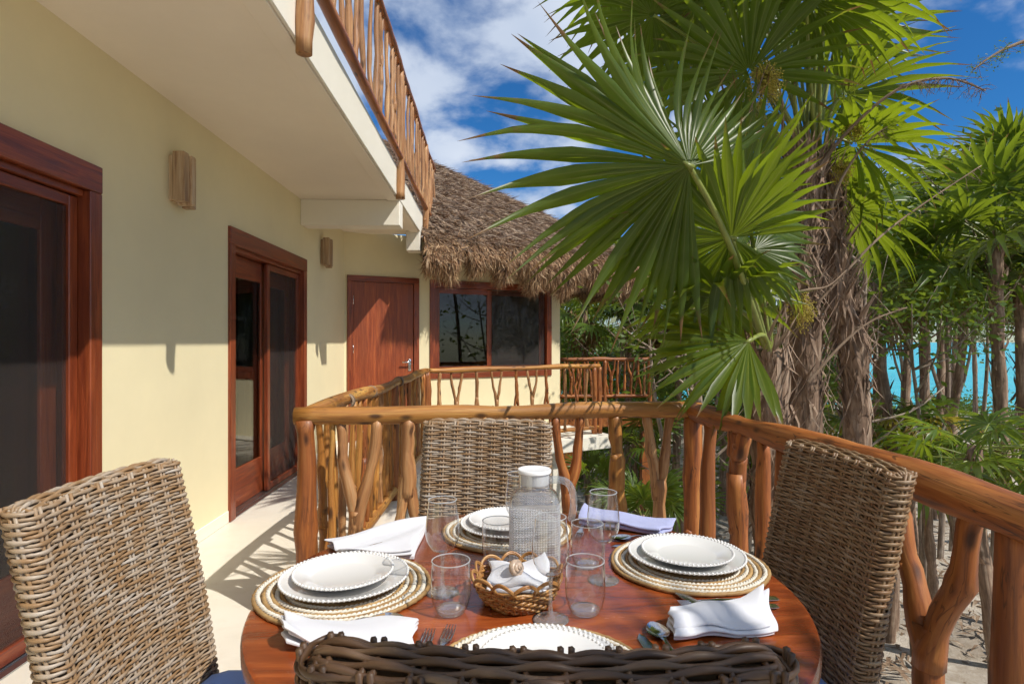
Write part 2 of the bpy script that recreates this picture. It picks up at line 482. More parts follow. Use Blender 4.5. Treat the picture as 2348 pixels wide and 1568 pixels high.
ms = t.n('ShaderNodeMixShader'); ms.inputs[0].default_value = .45; t.l(tr.outputs[0], ms.inputs[1]); t.l(df.outputs[0], ms.inputs[2]); t.l(ms.outputs[0], t.out.inputs[0])

def m_leaf(name, base, trans, tip=(0.20, 0.11, 0.04), rough=.36, tmix=.38, rib=True):
    t = NT(name); a = t.n('ShaderNodeAttribute', attribute_name='wc')
    sp = t.n('ShaderNodeSeparateXYZ'); t.l(a.outputs['Vector'], sp.inputs[0])
    g = t.noise(t.geo(), 3.0, 3); r = t.rnd()
    v = t.math('ADD', t.mapr(g, .3, .7, -.25, .25), t.mapr(r, 0, 1, -.3, .3))
    k = t.mapr(v, -.5, .5, 0.0, 1.0)
    c = t.mix(k, tuple(x * .62 for x in base), tuple(x * 1.45 for x in base))
    tc = t.mix(k, tuple(x * .7 for x in trans), tuple(x * 1.25 for x in trans))
    # fine parallel veins run with the blade
    st = t.noise(t.wc(1.5, 70, 0), 1.0, 2); c = t.mix(t.mapr(st, .4, .7, 0, .35), c, tuple(x * 1.7 for x in base))
    if rib:
        rb = t.math('MULTIPLY', t.mapr(t.math('ABSOLUTE', sp.outputs['Y']), .02, .07, .8, 0), t.mapr(sp.outputs['X'], .05, .75, 1, .1))
        c = t.mix(rb, c, (0.30, 0.34, 0.08)); tc = t.mix(rb, tc, (0.40, 0.42, 0.10))
    tipn = t.math('ADD', sp.outputs['X'], t.mapr(t.noise(t.geo(), 14, 2), .3, .7, -.10, .10))
    tipn = t.math('ADD', tipn, t.mapr(r, 0, 1, -.05, .10))      # some blades are browned further back
    e = t.mapr(tipn, .90, 1.0, 0, 1)
    c = t.mix(e, c, tip); tc = t.mix(e, tc, tip)
    pb = t.bsdf(Base_Color=c, Roughness=rough, Specular_IOR_Level=.38)
    tl = t.n('ShaderNodeBsdfTranslucent'); t.l(tc, tl.inputs[0])
    m = t.n('ShaderNodeMixShader'); m.inputs[0].default_value = tmix
    t.l(pb.outputs[0], m.inputs[1]); t.l(tl.outputs[0], m.inputs[2]); t.l(m.outputs[0], t.out.inputs[0])
m_leaf('palm_leaf', (0.052, 0.088, 0.011), (0.36, 0.46, 0.016), tmix=.40)
m_leaf('palm_leaf_far', (0.066, 0.112, 0.018), (0.28, 0.36, 0.02), rib=False, tmix=.40)
m_leaf('palm_leaf_yellow', (0.24, 0.21, 0.025), (0.45, 0.36, 0.03), rib=False)
m_leaf('palm_leaf_dry', (0.20, 0.125, 0.06), (0.18, 0.11, 0.04), rib=False, rough=.8, tmix=.2)
m_leaf('bush_leaf', (0.060, 0.105, 0.016), (0.24, 0.32, 0.025), rib=False)
plain('petiole', (0.20, 0.23, 0.045), .4, noise=.3, ns=8)

def m_bark(name, a, b, c_, sx=3, sy=30):
    t = NT(name); v = t.wc(sx, sy, sy, 20); n = t.noise(v, 1.0, 5, .65, .5); n2 = t.noise(t.wc(14, 14, 14), 1, 4)
    col = t.ramp(n, (.3, a), (.5, b), (.72, c_)); col = t.mix(t.mapr(n2, .4, .7, 0, .5), col, a)
    return t.done(t.bsdf(Base_Color=col, Roughness=.9, Normal=t.bump(n, .8, .01)))
m_bark('palm_bark', (0.105, 0.062, 0.038), (0.27, 0.175, 0.115), (0.48, 0.37, 0.27))
m_bark('grey_bark', (0.12, 0.085, 0.06), (0.30, 0.23, 0.17), (0.50, 0.42, 0.33))
m_bark('twig', (0.11, 0.07, 0.045), (0.25, 0.17, 0.11), (0.40, 0.31, 0.22))

def m_thatch():
    t = NT('thatch'); v = t.wc(1, 1, 1); g = t.geo()
    n = t.noise(g, 3.0, 5, .6); n2 = t.noise(g, 55, 4, .7)
    c = t.ramp(n2, (.28, (0.06, 0.036, 0.022)), (.5, (0.19, 0.135, 0.095)), (.72, (0.34, 0.26, 0.19)))
    c = t.mix(t.mapr(n, .4, .7, 0, .5), c, (0.17, 0.135, 0.115))
    t.done(t.bsdf(Base_Color=c, Roughness=.95, Normal=t.bump(n2, 1.0, .03)))
    t = NT('straw'); a = t.n('ShaderNodeAttribute', attribute_name='wc'); sp = t.n('ShaderNodeSeparateXYZ'); t.l(a.outputs['Vector'], sp.inputs[0])
    c = t.ramp(sp.outputs['Y'], (0.0, (0.11, 0.066, 0.042)), (.4, (0.28, 0.195, 0.140)), (.75, (0.42, 0.315, 0.235)), (1.0, (0.60, 0.46, 0.32)))
    c2 = t.ramp(sp.outputs['Y'], (0.0, (0.09, 0.038, 0.015)), (.45, (0.33, 0.165, 0.070)), (1.0, (0.68, 0.45, 0.24)))
    c = t.mix(sp.outputs['Z'], c, c2)      # z: how far into the browner, fresher fringe
    t.done(t.bsdf(Base_Color=c, Roughness=.85))
m_thatch()

def m_ground():
    t = NT('ground'); g = t.geo()
    n = t.noise(g, .35, 6, .6); n2 = t.noise(g, 5, 6, .7, .4); n3 = t.noise(g, 60, 3)
    c = t.mix(t.mapr(n2, .35, .7), (0.36, 0.30, 0.23), (0.62, 0.56, 0.48))
    c = t.mix(t.mapr(n, .50, .70, 0, .7), c, (0.13, 0.085, 0.05))
    t.done(t.bsdf(Base_Color=c, Roughness=.95, Normal=t.bump(t.math('ADD', n2, n3), .6, .03)))
    t = NT('sea'); g = t.geo()
    n = t.noise(g, .05, 3); w = t.noise(g, 1.6, 4, .6)
    c = t.mix(t.mapr(n, .35, .65), (0.008, 0.38, 0.47), (0.02, 0.46, 0.52))
    c = t.mix(t.mapr(t.noise(g, .4, 4, .6), .45, .7, 0, .5), c, (0.05, 0.56, 0.56))
    t.done(t.bsdf(Base_Color=c, Roughness=.25, Specular_IOR_Level=.25, Normal=t.bump(w, .6, .4)))
    t = NT('litter'); 
    c = t.ramp(t.noise(t.geo(), 9, 2), (.3, (0.10, 0.055, 0.03)), (.5, (0.24, 0.16, 0.10)), (.7, (0.45, 0.36, 0.27)))
    t.done(t.bsdf(Base_Color=c, Roughness=.9))
m_ground()
# ================================================================== ground, sea
GZ = -2.5
def ground():
    n = 90
    xs = np.concatenate([np.linspace(-300, -30, 10), np.linspace(-26, 60, 60), np.linspace(70, 400, 12)])
    ys = np.concatenate([np.linspace(-60, -6, 8), np.linspace(-4, 60, 54), np.linspace(64, 110, 6)])
    P = np.zeros((len(xs), len(ys), 3))
    for i, x in enumerate(xs):
        for j, y in enumerate(ys):
            far = max(0.0, (0.35 * x + y - 30.0) / 26.0)
            z = GZ + 0.10 * math.sin(x * .9 + 1.3) * math.cos(y * .7) + 0.07 * math.sin(x * 2.3 + y * 1.7) - 1.1 * min(1.5, far) ** 1.3
            P[i, j] = (x, y, z)
    mb = MB(); mb.grid(P)
    tag(mb.put('ground', MAT['ground']), kind='structure')
    mb = MB(); mb.add([(-3000, 30, -3.25), (4000, 30, -3.25), (4000, 5000, -3.25), (-3000, 5000, -3.25)], [(0, 1, 2, 3)])
    tag(mb.put('sea', MAT['sea'], smooth=False), kind='structure')
ground()

# ================================================================== floors
WX = -1.88                       # face of the long house wall
HM = Matrix.Translation(cw(-2.147, 7.55, 0)) @ Matrix.Rotation(math.radians(28.0) - YAW, 4, 'Z')   # thatched hut: x along its wall, -y towards us
mb = MB()
mb.box((-1.98, -3.0, -.16), (-.70, 7.66, 0.0))
mb.box((-.70, -3.0, -.16), (1.14, 2.99, 0.0))
tag(mb.put('terrace_floor', MAT['floor'], smooth=False), kind='structure')
mb = MB(); mb.box((.62, -1.14, -.17), (3.44, 0.0, -.005), M=HM)
tag(mb.put('walkway_floor', MAT['fascia'], smooth=False), kind='structure')

# ================================================================== villa
villa = thing('villa', 'cream stucco house wall with sliding doors and a deep white overhang', 'house', (WX - .1, 3.0, 0))
D1 = (0.85, 2.89); D2 = (4.28, 6.03); DH = 2.12
mb = MB()
X0, X1 = WX - .2, WX
mb.box((X0, -3.0, 0), (X1, D1[0], 2.70)); mb.box((X0, D1[0], DH), (X1, D1[1], 2.70))
mb.box((X0, D1[1], 0), (X1, D2[0], 2.70)); mb.box((X0, D2[0], DH), (X1, D2[1], 2.70))
mb.box((X0, D2[1], 0), (X1, 7.70, 2.70))
mb.put('wall', MAT['stucco'], villa, True, smooth=False)
for a, b in ((-3.0, D1[0] - .003), (D1[1] + .003, D2[0] - .003), (D2[1] + .003, 7.55)):
    mb = MB(); mb.box((WX - .01, a, 0.001), (WX + .008, b, .085), bev=.003)
    mb.put('skirting', MAT['fascia'], villa, True, smooth=False)
FX = -.92
mb = MB(); mb.box((-6.5, -3.5, 2.70), (FX, 7.78, 2.968))
mb.put('upper_slab', MAT['soffit'], villa, True, smooth=False)
mb = MB(); mb.box((FX, -3.5, 2.695), (FX + .018, 7.80, 2.975), bev=.004)
mb.put('fascia', MAT['fascia'], villa, True, smooth=False)
mb = MB(); mb.box((FX - .105, -3.5, 2.684), (FX - .001, 5.87, 2.6995), bev=.003); mb.box((FX - .105, 6.10, 2.684), (FX - .001, 7.76, 2.6995), bev=.003)
mb.put('drip_edge', MAT['soffit'], villa, True, smooth=False)
mb = MB(); mb.box((WX, 5.88, 2.445), (FX + .012, 6.09, 2.699), bev=.006)
mb.put('cross_beam', MAT['fascia'], villa, True, smooth=False)
mb = MB(); mb.box((FX - .16, 7.52, 2.45), (FX + .015, 7.74, 2.699), bev=.006)
mb.put('cross_beam', MAT['fascia'], villa, True, smooth=False)
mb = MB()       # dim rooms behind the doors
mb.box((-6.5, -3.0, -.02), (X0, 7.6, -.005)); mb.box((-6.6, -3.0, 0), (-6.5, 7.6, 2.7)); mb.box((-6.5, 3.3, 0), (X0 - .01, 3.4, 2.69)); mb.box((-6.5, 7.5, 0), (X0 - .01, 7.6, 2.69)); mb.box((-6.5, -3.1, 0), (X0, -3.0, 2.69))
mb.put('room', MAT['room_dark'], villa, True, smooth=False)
mb = MB()       # pale curtains just inside
for (ya, yb) in ((0.95, 1.55), (5.55, 5.95)):
    yy = np.linspace(ya, yb, 50); P = np.zeros((2, 50, 3))
    for k, z in enumerate((0.05, 2.2)):
        P[k, :, 0] = X0 - .25 + .035 * np.sin(yy * 52); P[k, :, 1] = yy; P[k, :, 2] = z
    mb.grid(P)
mb.put('curtain', MAT['room_light'], villa, True)
mb = MB()       # storey below the corridor
mb.box((-2.0, 3.0, GZ - .3), (-.86, 7.6, -.161)); mb.box((-1.9, -3.0, GZ - .3), (.98, 2.86, -.161))
mb.put('lower_wall', MAT['stone_grey'], villa, True, smooth=False)
for y in (3.6, 5.1, 6.6):
    mb = MB(); mb.box((-.86, y, GZ - .2), (-.76, y + .16, -.162), bev=.006)
    mb.put('pilaster', MAT['fascia'], villa, True, smooth=False)
mb = MB(); mb.box((-.86, 3.0, -.42), (-.79, 7.55, -.30), bev=.006); mb.put('ledge', MAT['fascia'], villa, True, smooth=False)

def leaf_frame(y0, y1, xf, st, top, bot, zlo, zhi, t=.035):
    m = MB()
    m.box((xf - t, y0, zlo), (xf, y0 + st, zhi), bev=.004); m.box((xf - t, y1 - st, zlo), (xf, y1, zhi), bev=.004)
    m.box((xf - t + .001, y0 + st, zhi - top), (xf - .001, y1 - st, zhi), bev=.003); m.box((xf - t + .001, y0 + st, zlo), (xf - .001, y1 - st, zlo + bot), bev=.003)
    return m
def sliding_door(y0, y1, label):
    m = MB()
    m.box((WX - .16, y0, 0.002), (WX + .02, y0 + .085, DH - .125), bev=.004)
    m.box((WX - .16, y1 - .085, 0.002), (WX + .02, y1, DH - .125), bev=.004)
    m.box((WX - .16, y0, DH - .124), (WX + .022, y1, DH + .002), bev=.004)
    m.box((WX - .155, y0 + .085, DH - .155), (WX - .012, y1 - .085, DH - .1245), bev=.003)
    d = m.put('sliding_door', MAT['mahogany'], villa, True, smooth=False)
    tag(d, label)
    ym = (y0 + y1) / 2
    leaf_frame(y0 + .09, ym + .05, WX - .085, .10, .17, .30, .012, DH - .16).put('leaf_frame', MAT['mahogany'], d, True, smooth=False)
    leaf_frame(ym - .03, y1 - .09, WX - .035, .055, .05, .06, .012, DH - .16).put('screen_frame', MAT['mahogany'], d, True, smooth=False)
    leaf_frame(ym - .03, y1 - .09, WX - .128, .10, .17, .30, .012, DH - .16).put('leaf_frame', MAT['mahogany'], d, True, smooth=False)
    for (a, b, x) in ((y0 + .19, ym - .05, WX - .10), (ym + .07, y1 - .19, WX - .146)):
        q = MB(); q.box((x - .003, a, .31), (x + .003, b, DH - .33)); q.put('glass_pane', MAT['pane_glass'], d, True, smooth=False)
    q = MB(); x = WX - .05; q.add([(x, ym + .02, .07), (x, y1 - .14, .07), (x, y1 - .14, DH - .21), (x, ym + .02, DH - .21)], [(0, 1, 2, 3)])
    q.put('fly_screen', MAT['fly_screen'], d, True, smooth=False)
    q = MB(); q.box((WX - .15, y0 + .086, .0015), (WX - .03, y1 - .086, .011)); q.box((WX - .028, y0 + .086, .001), (WX + .012, y1 - .086, .007)); q.put('track', MAT['alu'], d, True, smooth=False)
    q = MB(); q.box((WX - .084, y0 + .115, .98), (WX - .070, y0 + .135, 1.14), bev=.003); q.put('pull_handle', MAT['steel'], d, True, smooth=False)
sliding_door(*D1, 'nearest sliding door, mostly dark glass, cut by the frame edge')
sliding_door(*D2, 'farther sliding door with a fly screen on its right half')

def wall_lamp(y, z0, z1, label):
    L = thing('wall_lamp', label, 'wall lamp', (WX, y, z0), 0, 'wooden wall lamps')
    h = z1 - z0; g = MB()
    g.box((0.001, -.055, .02), (.03, .055, h - .02)); g.put('back_plate', MAT['lamp_wood'], L, smooth=False)
    g = MB(); g.box((.03, -.075, .012), (.10, -.02, h), bev=.004); g.put('slab', MAT['lamp_wood'], L, smooth=False)
    g = MB(); g.box((.03, -.018, 0), (.115, .03, h - .01), bev=.004); g.put('slab', MAT['lamp_wood'], L, smooth=False)
    g = MB(); g.box((.03, .032, -.012), (.095, .075, h - .004), bev=.004); g.put('slab', MAT['lamp_wood'], L, smooth=False)
wall_lamp(3.56, 2.10, 2.40, 'weathered wood wall lamp between the two sliding doors')
wall_lamp(6.62, 2.13, 2.44, 'small weathered wood wall lamp past the cross beam near the red door')

# ================================================================== thatched hut
hut = thing('thatched_hut', 'cream walled hut with shaggy brown thatched roof at the walkway end', 'hut', HM @ Vector((1.6, 1.5, 0)))
HH = 2.72; DR = (.03, .995); WD = (1.15, 3.11); WZ = (.78, 2.15)
mb = MB()
for lo, hi in (((-.1, 0, -.3), (DR[0], .2, HH)), ((DR[0], 0, 2.15), (DR[1], .2, HH)), ((DR[1], 0, -.3), (WD[0], .2, HH)),
               ((WD[0], 0, -.3), (WD[1], .2, WZ[0])), ((WD[0], 0, WZ[1]), (WD[1], .2, HH)), ((WD[1], 0, -.3), (3.27, .2, HH)),
               ((3.07, .2, -.3), (3.27, 4.4, HH)), ((-.1, 4.2, -.3), (3.07, 4.4, HH)), ((-.1, .2, -.3), (.0, 4.2, HH))):
    mb.box(lo, hi, M=HM)
mb.put('wall', MAT['stucco'], hut, True, smooth=False)
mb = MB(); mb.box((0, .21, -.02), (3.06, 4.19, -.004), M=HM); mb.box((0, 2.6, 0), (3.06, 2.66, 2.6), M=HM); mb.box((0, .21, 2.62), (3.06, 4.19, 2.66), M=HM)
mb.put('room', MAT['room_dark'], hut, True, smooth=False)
mb = MB()
mb.box((DR[0], -.02, 0.0), (DR[0] + .075, .12, 2.075), bev=.003, M=HM); mb.box((DR[1] - .075, -.02, 0), (DR[1], .12, 2.075), bev=.003, M=HM)
mb.box((DR[0], -.022, 2.076), (DR[1], .12, 2.152), bev=.003, M=HM)
dr = mb.put('door', MAT['mahogany'], hut, True, smooth=False); tag(dr, 'red brown wooden door half in sun')
q = MB(); q.box((DR[0] + .079, .0, .01), (DR[1] - .079, .045, 2.072), bev=.002, M=HM); q.put('panel', MAT['door_wood'], dr, True, smooth=False)
q = MB(); q.tube([(HM @ Vector(p))[:] for p in ((.865, -.001, 1.02), (.865, -.05, 1.02), (.855, -.055, 1.02), (.745, -.055, 1.02))], .010, 8)
q.box((.845, -.008, .90), (.885, 0, 1.06), bev=.003, M=HM); q.put('handle', MAT['steel'], dr, True)
for z in (.25, 1.15, 1.78):
    q = MB(); q.tube([(HM @ Vector((DR[0] + .078, -.008, z + k)))[:] for k in (0, .11)], .007, 8); q.put('hinge', MAT['steel'], dr, True)
mb = MB()
mb.box((WD[0], -.02, WZ[0]), (WD[0] + .085, .13, WZ[1]), bev=.003, M=HM); mb.box((WD[1] - .085, -.02, WZ[0]), (WD[1], .13, WZ[1]), bev=.003, M=HM)
mb.box((WD[0] + .085, -.018, WZ[1] - .10), (WD[1] - .085, .13, WZ[1] - .001), bev=.003, M=HM); mb.box((WD[0] + .085, -.018, WZ[0] + .001), (WD[1] - .085, .13, WZ[0] + .09), bev=.003, M=HM)
wi = mb.put('window', MAT['mahogany'], hut, True, smooth=False); tag(wi, 'wide sliding window under the thatch')
XM = 2.08
for (a, b, y) in ((WD[0] + .086, XM + .04, .045), (XM - .02, WD[1] - .086, .085)):
    q = MB(); z0, z1 = WZ[0] + .092, WZ[1] - .105; s = .075
    q.box((a, y, z0), (a + s, y + .035, z1), bev=.003, M=HM); q.box((b - s, y, z0), (b, y + .035, z1), bev=.003, M=HM)
    q.box((a + s, y + .001, z1 - s), (b - s, y + .034, z1), M=HM); q.box((a + s, y + .001, z0), (b - s, y + .034, z0 + s), M=HM)
    q.put('sash', MAT['mahogany'], wi, True, smooth=False)
    q = MB(); q.box((a + s, y + .014, z0 + s), (b - s, y + .02, z1 - s), M=HM); q.put('glass_pane', MAT['pane_glass'], wi, True, smooth=False)
q = MB(); q.add([(HM @ Vector(p))[:] for p in ((XM + .03, .03, WZ[0] + .1), (WD[1] - .09, .03, WZ[0] + .1), (WD[1] - .09, .03, WZ[1] - .11), (XM + .03, .03, WZ[1] - .11))], [(0, 1, 2, 3)])
q.put('fly_screen', MAT['fly_screen'], wi, True, smooth=False)
mb = MB(); mb.box((2.55, -.95, GZ - .2), (2.70, -.80, -.171), bev=.006, M=HM); mb.put('column', MAT['fascia'], hut, True, smooth=False)

def thatch():
    pts = []
    for t in np.linspace(.87, 4.05, 40): pts.append((t, -.62))
    for a in np.linspace(-90, -5, 14)[1:]: pts.append((4.05 + .55 * math.cos(math.radians(a)), -.07 + .55 * math.sin(math.radians(a))))
    for y in np.linspace(.1, 5.0, 16): pts.append((4.6, y))
    E = np.array([(HM @ Vector((x, y, 0)))[:] for x, y in pts])
    C = np.array((HM @ Vector((1.4, 2.0, 0)))[:])
    A = np.array(cw(-3.86, 11.2, 5.72)[:])
    n = len(E)
    inw = C[None] - E; inw[:, 2] = 0; inw /= np.linalg.norm(inw, axis=1, keepdims=True)
    nz = np.array([0.08 * math.sin(i * .9) + .06 * math.sin(i * 2.1 + 1) + .05 * math.sin(i * .37 + 2) for i in range(n)])
    # deep notches where the fringe has been worn away
    for c, dep, wd in ((6.3, .40, 1.5), (11.2, .34, 1.3), (17, .14, 1.0), (31, .16, 1.5)):
        nz += dep * np.exp(-((np.arange(n) - c) / wd) ** 2)
    rows = []
    def row(i_, z): 
        q = E + inw * i_; q = q.copy(); q[:, 2] = z; return q
    rows.append(row(.75, 2.50)); rows.append(row(.30, 2.33 + nz * .8)); rows.append(row(.10, 2.12 + nz)); rows.append(row(-.02, 2.17 + nz * .95))
    rows.append(row(-.07, 2.28 + nz * .6)); rows.append(row(.0, 2.46 + nz * .2)); rows.append(row(.12, 2.62))
    T0 = rows[-1]
    for v in np.linspace(0, 1, 26)[1:]:
        q = T0 * (1 - v) + A[None] * v
        q[:, 2] += .03 * math.sin(math.pi * v) ** .8 + .02 * np.sin(np.arange(n) * 1.3 + v * 40)
        rows.append(q)
    P = np.array(rows)
    mb = MB(); mb.grid(P)
    roof = mb.put('roof', MAT['thatch'], hut, True); tag(roof, 'thick shaggy brown thatched roof')
    # straw
    rng = np.random.default_rng(3)
    nr = P.shape[0]
    def sample(k, lo, hi, pw=1.0):
        u = rng.uniform(0, n - 1.001, k); v = lo + (hi - lo) * rng.uniform(0, 1, k) ** pw
        i = u.astype(int); j = v.astype(int); fu = (u - i)[:, None]; fv = (v - j)[:, None]
        g = lambda a, b: P[np.minimum(a, nr - 1), np.minimum(b, n - 1)]
        p = (g(j, i) * (1 - fu) + g(j, i + 1) * fu) * (1 - fv) + (g(j + 1, i) * (1 - fu) + g(j + 1, i + 1) * fu) * fv
        dv = g(j, i) - g(j + 1, i); dv /= np.linalg.norm(dv, axis=1, keepdims=True) + 1e-9
        du = g(j, i + 1) - g(j, i); du /= np.linalg.norm(du, axis=1, keepdims=True) + 1e-9
        nn = np.cross(dv, du); nn /= np.linalg.norm(nn, axis=1, keepdims=True) + 1e-9
        nn *= np.where(nn[:, 2:3] < -.2, -1, 1)
        keep = rng.uniform(0, 1, k) > np.clip(nz[i] * 3.0 - .35, 0, .9) * (v < 6.2)
        return p[keep], dv[keep], du[keep], nn[keep]
    V = []; W = []
    def blades(p, d, side, nn, L, wid, jit, lift, zf):
        k = len(p); L = rng.uniform(*L, k)[:, None]
        d = d + rng.normal(0, jit, (k, 3)); d /= np.linalg.norm(d, axis=1, keepdims=True)
        a = p + nn * rng.uniform(-.01, .015, (k, 1)); tip = a + d * L + nn * rng.uniform(*lift, (k, 1))
        w = rng.uniform(.5, 1.3, (k, 1)) * wid
        sd = side + rng.normal(0, .5, (k, 3)); sd /= np.linalg.norm(sd, axis=1, keepdims=True)
        V.append(np.stack([a - sd * w, a + sd * w, tip], 1).reshape(-1, 3))
        c = rng.uniform(0, 1, k) ** 1.2; z = np.clip(zf + rng.normal(0, .2, k), 0, 1)
        ww = np.zeros((k, 3, 3)); ww[:, :, 1] = c[:, None]; ww[:, :, 2] = z[:, None]
        ww[:, 2, 1] = np.minimum(1, c * 1.2 + .05)
        W.append(ww.reshape(-1, 3))
    p, dv, du, nn = sample(52000, 6.0, 30, 1.4); blades(p, dv, du, nn, (.08, .22), .007, .22, (.005, .05), .12)
    down = np.array([[0, 0, -1.0]])
    p, dv, du, nn = sample(40000, 1.2, 6.8); out = -inw[np.clip(rng.integers(0, n, len(p)), 0, n - 1)]
    hor = nn.copy(); hor[:, 2] = 0
    blades(p, dv * .5 + down * .7 + hor * .25, du, nn, (.06, .20), .0065, .42, (-.01, .06), .75)
    p, dv, du, nn = sample(9000, 1.5, 3.6); blades(p, down + dv * .2, du, nn, (.08, .22), .006, .30, (-.02, .05), .95)
    V = np.concatenate(V); W = np.concatenate(W)
    mb = MB(); mb.add(V, [(3 * i, 3 * i + 1, 3 * i + 2) for i in range(len(V) // 3)], W)
    tag(mb.put('straw', MAT['straw'], roof, True, smooth=False), kind='stuff')
    # a strand of rope tying the lower courses
    pth = [(P[6, i] + np.array([0, 0, .03]) + inw[i] * .05).tolist() for i in range(4, 22)]
    mb = MB(); mb.tube(pth, .008, 6); mb.put('rope', MAT['twig'], roof, True)
thatch()

# ================================================================== log railings
def smooth_path(pts, n):
    P = np.array(pts, float); k = len(P)
    if k == 2: return P[0][None] + (P[1] - P[0])[None] * np.linspace(0, 1, n)[:, None]
    t = np.linspace(0, k - 1, n); out = []
    for x in t:
        i = min(int(x), k - 2); f = x - i
        p0, p1, p2, p3 = P[max(i - 1, 0)], P[i], P[i + 1], P[min(i + 2, k - 1)]
        out.append(.5 * ((2 * p1) + (-p0 + p2) * f + (2 * p0 - 5 * p1 + 4 * p2 - p3) * f * f + (-p0 + 3 * p1 - 3 * p2 + p3) * f ** 3))
    return np.array(out)
def branch(mb, pts, r0, r1, n=18, segs=9, wob=.006, flare=None):
    P = smooth_path(pts, n); k = len(P)
    ph = [rr(0, 6.3) for _ in range(6)]
    s = np.linspace(0, 1, k)
    for c in range(3):
        P[:, c] += wob * (np.sin(s * 7 + ph[c]) * .7 + np.sin(s * 17 + ph[c + 3]) * .35) * np.minimum(1, 8 * np.minimum(s + .05, 1.05 - s))
    R = r0 + (r1 - r0) * s
    R = R * (1 + .10 * np.sin(s * 11 + ph[1]) + .07 * np.sin(s * 23 + ph[2]) + RNG.normal(0, .035, k))
    mb.tube(P, R, segs)
    if rr(0, 1) < .5 and k > 8:        # knot stub
        i = int(rr(.25, .75) * k); d = np.array([rr(-1, 1), rr(-1, 1), rr(-.1, .8)]); d /= np.linalg.norm(d)
        mb.tube([P[i], P[i] + d * R[i] * 1.05, P[i] + d * R[i] * 1.25], [R[i] * .75, R[i] * .5, R[i] * .28], 6)
def baluster_mesh(p, e, kind, zb, zt, r, spread=.12, fz=.5, lean=0.0):
    """p base point (x, y) ; e unit direction along the rail"""
    mb = MB(); e = np.array([e[0], e[1], 0]); q = np.array([e[1], -e[0], 0]); b = np.array([p[0], p[1], 0.0])
    Z = np.array([0, 0, 1.0]); zf = zb + (zt - zb) * fz; j = q * rr(-.012, .012)
    if kind == 'I':
        branch(mb, [b + Z * zb, b + j + e * (lean * .4 + rr(-.015, .015)) + Z * (zb + .4 * (zt - zb)), b + e * lean + Z * zt], r * rr(1.0, 1.25), r * rr(.75, 1), 13)
    elif kind == 'Y':
        f = b + e * lean * .3 + j + Z * zf
        branch(mb, [b + Z * zb, b + e * rr(-.01, .01) + Z * (zb + .5 * (zf - zb)), f + Z * .03], r * 1.25, r * 1.12, 9)
        for s in (-1, 1):
            w = spread * (1 + .2 * s * lean / max(spread, .01))
            branch(mb, [f - Z * .07, f + e * s * w * .30 + Z * .08, f + e * s * w * .72 + Z * (zt - zf) * .55, b + e * (s * w + lean * .3) + Z * zt], r * 1.0, r * rr(.68, .85), 11)
    elif kind == 'A':
        f = b + e * lean * .5 + j + Z * zf
        branch(mb, [b + e * lean + Z * zt, f + e * lean * .2 + Z * .5 * (zt - zf), f - Z * .03], r * 1.0, r * 1.2, 9)
        for s in (-1, 1):
            branch(mb, [f + Z * .07, f + e * s * spread * .30 - Z * .07, f + e * s * spread * .75 - Z * (zf - zb) * .55, b + e * s * spread + Z * zb], r * 1.0, r * .8, 11)
    return mb
def railing(name, label, p0, p1, zt, zb, r, mats, posts, bals, pr=.045, brail=.03, zfoot=0.0, ext=(0, 0), bends=(), group='log railings'):
    p0 = np.array(p0[:2], float); p1 = np.array(p1[:2], float)
    d = p1 - p0; Ln = np.linalg.norm(d); e = d / Ln
    root = thing(name, label, 'railing', (*(p0 + d * .5), zfoot), 0, group)
    P3 = lambda t, z: np.array([*(p0 + d * t), z])
    mb = MB(); n = max(10, int(Ln * 9))
    pts = [P3(t, zt + (0 if not bends else 0)) for t in np.linspace(-ext[0] / Ln, 1 + ext[1] / Ln, max(4, int(Ln * 2.4)))]
    for q in pts[1:-1]: q += np.array([rr(-.008, .008), rr(-.008, .008), rr(-.010, .010)])
    branch(mb, pts, r, r * .96, n, 14, .007); tr = mb.put('top_rail', mats[0], root, True)
    mb = MB(); branch(mb, [P3(0, zb), P3(.33, zb + rr(-.01, .01)), P3(.66, zb), P3(1, zb)], brail, brail * .9, n, 10, .006)
    mb.put('bottom_rail', mats[0], root, True)
    for t in posts:
        mb = MB(); b = P3(t, zfoot); branch(mb, [b, b + np.array([rr(-.006, .006), 0, (zt - zfoot) * .5]), P3(t, zt - r * .4)], pr * 1.04, pr * .96, 12, 12, .004)
        mb.put('post', mats[1], root, True)
    for (t, kind, kw) in bals:
        kw = dict(kw); rb = kw.pop('r', .022); m_ = kw.pop('m', mats[2] if rr(0, 1) < .62 else (mats[1] if rr(0, 1) < .6 else MAT['log_pale']))
        mb = baluster_mesh(p0 + d * t, e, kind, zb + brail * .3, zt - r * .45, rb, **kw)
        mb.put('baluster', m_, root, True)
    return root, tr

HON, RED, PAL = MAT['log_honey'], MAT['log_red'], MAT['log_pale']
RT = .95
cA0, cA1 = cw(-.94, 2.68, 0), cw(-1.0, 6.95, 0)
cB1 = cw(.906, 2.94, 0)
cC1 = cw(1.035, .35, 0)
